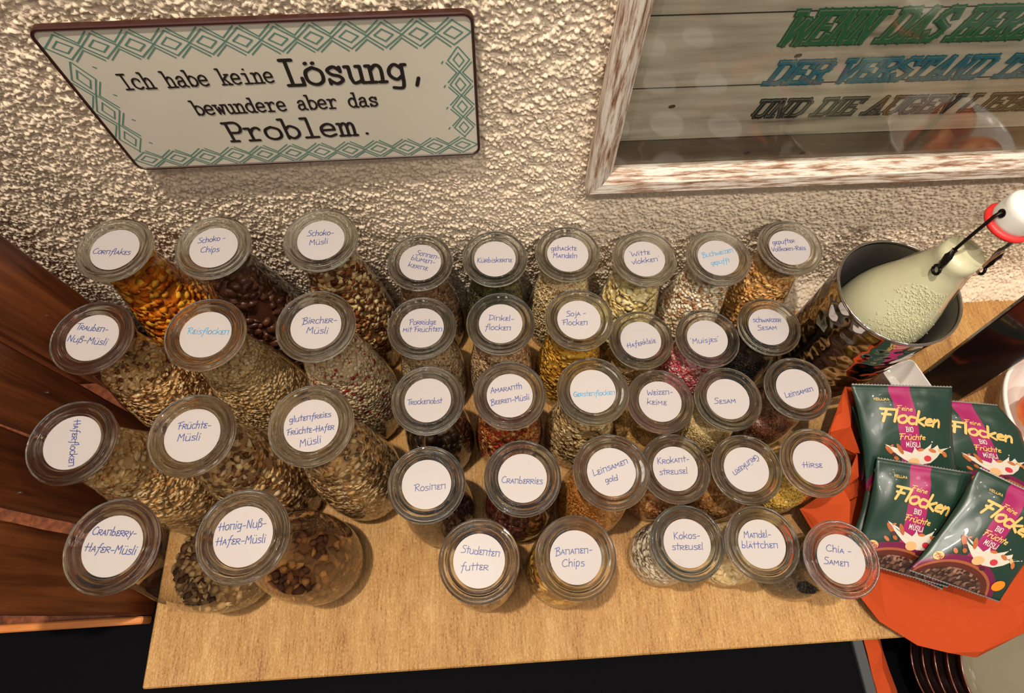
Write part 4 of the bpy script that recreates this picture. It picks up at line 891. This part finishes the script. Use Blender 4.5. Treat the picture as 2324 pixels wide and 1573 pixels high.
def bag(corners, label, seed, cut=None, hide=()):
    c = [Vector(p) for p in corners]; O = c[0]; rg = random.Random(seed)
    nrm = (c[1]-c[0]).cross(c[3]-c[0]).normalized()
    if nrm.z < 0: nrm = -nrm
    W = ((c[1]-c[0]).length+(c[2]-c[3]).length)/2; H = ((c[3]-c[0]).length+(c[2]-c[1]).length)/2
    ph = [rg.uniform(0, 6.28) for _ in range(6)]
    def bulge(u, v):
        uu = max(0, min(1, u)); vv = max(0, min(1, (v-.09)/.86)); e = (max(0, math.sin(math.pi*uu))**.55)*(max(0, math.sin(math.pi*vv))**.5)
        w = (1-abs(2*uu-1))*0+1
        fold_ = 1.3*math.sin(7*u+9*v+ph[0])*math.exp(-((u-.12)/.12)**2)+1.5*math.sin(11*v-6*u+ph[1])*math.exp(-((u-.9)/.12)**2)+1.0*math.sin(16*u+ph[2])*math.exp(-((v-.14)/.07)**2)
        return 9.5*e+fold_*min(1, e*3)
    def P(u, v, off=0):
        pinch = .035*math.sin(math.pi*max(0, min(1, (v-.05)/.95)))**.8 if v > .05 else 0
        u2 = u+pinch*(1-2*u)
        a = c[0]+(c[1]-c[0])*u2; b2 = c[3]+(c[2]-c[3])*u2
        return a+(b2-a)*v+nrm*(bulge(u, v)+off)-O
    root = thing('muesli_bag', O, label, 'snack bag', 'muesli bags in the orange napkin')
    nu, nv = 27, 31; V = []; UV = []
    for side in (0, 1):
        for j in range(nv):
            for i in range(nu):
                u, v = i/(nu-1), j/(nv-1)
                if cut: 
                    lim = 1-cut*max(0, (.28-v))/.28; u_ = u*lim
                else: u_ = u
                if side == 0: p = P(u_, v); crimp = .35*math.sin(v*300)*(v < .08)
                else: p = P(u_, v)-nrm*(bulge(u_, v)*1.45+.5); crimp = 0
                V.append(p+nrm*crimp); UV.append((u_, v))
    g = grid_faces(nu, nv); F = [tuple(q[::-1]) for q in g]+[tuple(q+nu*nv) for q in g]; N = nu*nv
    bd = [i for i in range(nu)]+[j*nu+nu-1 for j in range(1, nv)]+[(nv-1)*nu+i for i in range(nu-2, -1, -1)]+[j*nu for j in range(nv-2, 0, -1)]
    for a, b2 in zip(bd, bd[1:]+bd[:1]): F.append((a, b2, b2+N, a+N))
    me = mesh('pouch', V, F, M_BAG, smooth=True, uvs=UV); link_obj('pouch', fix(me), root)
    # zigzag-cut silver seams at both ends
    parts = []
    for v0, s in ((-.001, -1), (1.001, 1)):
        Vv = []; Ff = []
        m_ = 64; ulim = 1-(cut or 0) if v0 < 0 else 1
        for k in range(m_+1):
            u = k/m_*ulim; Vv += [P(u, v0, .1), P(u, v0+s*(.006+.010*(k % 2)), .1), P(u, v0, -.5), P(u, v0+s*(.006+.010*(k % 2)), -.5)]
        for k in range(m_): a = 4*k; Ff += [(a, a+1, a+5, a+4), (a+2, a+6, a+7, a+3), (a+1, a+3, a+7, a+5)]
        sm = link_obj('end_seam', fix(mesh('end_seam', Vv, Ff, M_SILVER)), root); sm['label'] = 'silver zigzag-cut end seam'
    A, B_ = 105.0, 120.0
    f2 = lambda o: (lambda x, y: P(x/A, -y/B_, o))
    def tx(t, u0, v0, u1, v1, h_, w_, mat, o, font=BRUSH, slant=.12, slab=False):
        return text_between(t, font, (u0*A, -v0*B_), (u1*A, -v1*B_), h_, w_, f2(o), slant=slant, slab=slab, sub=2.5)
    gold = [tx('Feine', .37, .222, .535, .235, 5.4, .75, M_GOLD, .7, slant=.25), tx('Fr\u00fcchte', .345, .495, .625, .505, 6.2, 1.0, M_GOLD, .6, slant=.2)]
    if 'name' not in hide: gold.append(tx('HELLMA', .185, .135, .325, .135, 2.4, .5, M_GOLD, .6, SLAB, 0))
    if 'big' not in hide: gold.append(tx('Flocken', .185, .315, .80, .385, 13.5, 2.9, M_GOLD, .6, slant=.16))
    link_obj('lettering', mesh('lettering', *join(gold), M_GOLD), root)
    wh = [tx('BIO', .43, .425, .505, .427, 5.2, .75, M_WHITEP, .6, SLAB, 0), tx('M\u00dcSLI', .415, .57, .56, .573, 5.4, .75, M_WHITEP, .6, SLAB, 0)]
    o = link_obj('lettering', mesh('lettering', *join(wh), M_WHITEP), root); o['label'] = 'white lettering'
    def poly(pts, off, ctr=None):
        cx = sum(p[0] for p in pts)/len(pts) if ctr is None else ctr[0]; cy = sum(p[1] for p in pts)/len(pts) if ctr is None else ctr[1]
        Vv = [P(cx, cy, off)]; m_ = len(pts); Ff = []
        for f in (.5, 1):
            for p in pts: Vv.append(P(cx+(p[0]-cx)*f, cy+(p[1]-cy)*f, off))
        for k in range(m_): k2 = (k+1) % m_; Ff += [(0, 1+k, 1+k2), (1+k, 1+m_+k, 1+m_+k2, 1+k2)]
        return Vv, Ff
    def el(cx, cy, rx, ry, rot, off):
        r_ = math.radians(rot); return poly([(cx+(rx*math.cos(t)*math.cos(r_)-ry*math.sin(t)*math.sin(r_)), cy+(rx*math.cos(t)*math.sin(r_)+ry*math.sin(t)*math.cos(r_))*A/B_) for t in [k*math.pi/7 for k in range(14)]], off)
    pr = {'milk': [poly(SPL, .5, (.58, .665)), el(.705, .525, .008, .008, 0, .5), el(.915, .58, .008, .008, 0, .5)],
          'wheat': [el(.235, .605, .065, .024, 48, .7), el(.345, .59, .065, .022, 62, .7), el(.30, .68, .03, .02, 40, .7)],
          'almond': [el(.225, .71, .035, .018, 35, .7), el(.26, .56, .022, .011, -30, .8), el(.565, .60, .038, .016, -8, .8), el(.70, .61, .045, .02, 20, .8), el(.84, .65, .04, .022, 55, .8)],
          'banana': [el(.485, .72, .062, .05, -15, .8), el(.80, .62, .045, .018, 40, .7)], 'cherry': [el(.64, .685, .042, .034, 10, .8)],
          'physalis': [el(.87, .87, .062, .066, 20, .7)], 'raisin': [el(.275, .645, .026, .024, 0, .9), el(.585, .775, .03, .02, 0, .8)]}
    for k, ps in pr.items():
        for p_ in ps: link_obj('printed_'+k, mesh('printed_'+k, *p_, PR[k]), root)
    bd_ = link_obj('weight_badge', mesh('weight_badge', *el(.12, .80, .05, .046, 0, .6), M_GOLD), root)
    link_obj('badge_lettering', mesh('badge_lettering', *text_between('75g', dict(HAND, **{'7': (.5, '!0,.9 .45,.9 .15,0'), '5': (.5, '!.45,.95 .1,.95 .08,.55|.08,.55 .4,.55 .42,.1 .05,0')}), (.085*A, -.815*B_), (.155*A, -.815*B_), 4.0, .8, f2(.85), sub=2), plain('badge_red', (150, 40, 44), .5)), bd_)
    return root
bag([(404, 204, 84), (515, 205, 84), (523, 101, 48), (408, 115, 55)], 'muesli bag buried under the upper left bag, only its corner and badge showing', 1)
bag([(402, 112, 76), (512, 92, 68), (470, 0, 40), (374, 46, 46)], 'muesli bag buried under the lower left bag, by the Chia jar', 2)
bag([(468, 194, 100), (575, 178, 100), (610, 80, 58), (504, 98, 58)], 'muesli bag at the upper right of the napkin with a folded top corner', 3, cut=.16, hide=('name',))
bag([(386, 205, 125), (494, 196, 125), (500, 98, 76), (397, 101, 76)], 'muesli bag at the upper left of the napkin, nearest the steel cooler', 4)
bag([(402, 129, 104), (497, 107, 104), (468, 2, 52), (376, 34, 52)], 'muesli bag in the lower left of the napkin, overlapping the bag above', 5)
bag([(495, 110, 118), (571, 62, 116), (506, -15, 66), (420, 20, 72)], 'muesli bag tilted clockwise at the lower right of the napkin', 6)

# ------------------------------------------------------------------ things at the right edge
M_GLOSSB = plain('glossy_black', (20, 14, 13), .12, spec=.6, coat=.5)
v_, f_ = box(0, 46, 0, 7, 0, 262, 1.0)
V = [(x*1.25-1.2*z/26, y+z*.085, z) for x, y, z in v_]
pd_ = link_obj('display_stand', fix(mesh('display_stand', V, f_, M_GLOSSB)), None, (538, 240, 0)); pd_.rotation_euler.z = math.radians(-28)
tag(pd_, 'glossy black upright panel leaning behind the muesli bags', 'display stand')
M_PORC = plain('white_glaze', (226, 220, 214), .18, coat=.5)
def sqr(w, z, r=6): return [(x-w/2, y-w/2, z) for x, _, y in rrect(w, w, r, 0)]
v_, f_ = loft([sqr(32, 0), sqr(36, 3), sqr(46, 42), sqr(43.5, 42), sqr(34, 6), sqr(30, 5)]); rk = link_obj('square_dish', fix(mesh('square_dish', v_, f_, M_PORC)), None, (512, 236, 0))
rk.rotation_euler.z = .3; tag(rk, 'small white square porcelain dish behind the bags by the cooler', 'dish')
bw = thing('fruit_bowl', (684, 172, 0), 'large white glazed bowl of peaches at the right edge', 'bowl')
v_, f_ = lathe([(40, 0), (44, 2), (70, 26), (86, 58), (90, 66), (90, 69), (86.5, 69), (78, 50), (62, 26), (40, 10), (5, 8)], 72, True, True); link_obj('bowl_body', fix(mesh('bowl_body', v_, f_, M_PORC, smooth=True)), bw)
m, nt, b = new_mat('peach_skin'); tc = node(nt, 'ShaderNodeTexCoord'); nz = node(nt, 'ShaderNodeTexNoise'); nz.inputs['Scale'].default_value = 22; nt.links.new(tc.outputs['Object'], nz.inputs['Vector'])
r = ramp(nt, [(.38, (186, 48, 30)), (.5, (222, 110, 50)), (.62, (236, 164, 80))], nz.outputs[0]); nt.links.new(r.outputs[0], b.inputs['Base Color']); b.inputs['Roughness'].default_value = .45
v_, f_ = lathe([(1, -31), (16, -27), (27, -15), (32, 0), (29, 14), (19, 25), (8, 28.5), (3, 25), (1, 21)], 28, True, True, rfun=lambda z, t: 1-.07*np.exp(-((t-np.pi)/.25)**2)); ME_P = fix(mesh('peach', v_, f_, m, smooth=True))
for (x, y, z, lab) in ((652, 178, 60, 'orange-red peach at the left rim of the white bowl'), (710, 208, 62, 'orange-red peach at the back of the white bowl'), (702, 137, 60, 'orange-red peach at the front of the white bowl')):
    o = link_obj('peach', ME_P, None, (x, y, z)); tag(o, lab, 'peach', 'peaches in the white bowl'); o.rotation_euler = (random.uniform(-.4, .4), random.uniform(-.4, .4), random.uniform(0, 6))
# stack of bowls on the lower shelf
M_BR = plain('brown_glaze', (104, 52, 34), .16, coat=.5); M_OL = plain('olive_glaze', (128, 120, 98), .1, coat=.6)
BW = [(30, 0), (34, 1), (36, 4), (58, 14), (72, 32), (79, 46), (80.5, 49), (79.5, 50), (77, 47), (69, 32), (54, 16), (34, 8), (3, 7)]
v_, f_ = lathe(BW, 80, True, True); ME_BB = fix(mesh('bowl', v_, f_, M_BR, smooth=True))
words = ['topmost', 'second', 'third', 'fourth', 'lowest']
for k in range(5):
    z = -191.5+24*(4-k)
    x = 600+k*.8; y = -97+k*.5
    if k == 0:
        o = thing('cereal_bowl', (x, y, z), 'olive grey glazed cereal bowl, topmost of the stack below the napkin', 'bowl', 'stacked cereal bowls')
        vi, fi = lathe([(80.2, 49.5), (77.4, 47.2), (69.4, 32.3), (54.3, 16.4), (34, 8.4), (3, 7.4)], 80, False, True)
        link_obj('outside', ME_BB, o); q = link_obj('glazed_inside', fix(mesh('glazed_inside', vi, fi, M_OL, smooth=True)), o); q['label'] = 'olive grey glazed inside'
    else:
        o = link_obj('cereal_bowl', ME_BB, None, (x, y, z)); tag(o, 'dark brown glazed cereal bowl, %s from the top of the stack' % words[k] if k < 4 else 'dark brown glazed cereal bowl at the very bottom of the stack', 'bowl', 'stacked cereal bowls')
rg = np.random.default_rng(3); V = []; F = []
for j in range(14):
    y = -300+j*20
    for i, (x, z) in enumerate(((408, -30), (424, -34), (440, -52), (452, -84), (464, -128))): V.append((x+rg.uniform(-2, 2), y+rg.uniform(-3, 3), z+rg.uniform(-3, 3)))
for j in range(13):
    for i in range(4): a = j*5+i; F += [(a, a+1, a+6), (a, a+6, a+5)]
n2 = link_obj('paper_napkin', fix(mesh('folded_napkin', V, F, M_NAP))); s2 = n2.modifiers.new('thickness', 'SOLIDIFY'); s2.thickness = .0006
tag(n2, 'orange paper napkin on the lower shelf between grey edge and bowls', 'napkin')
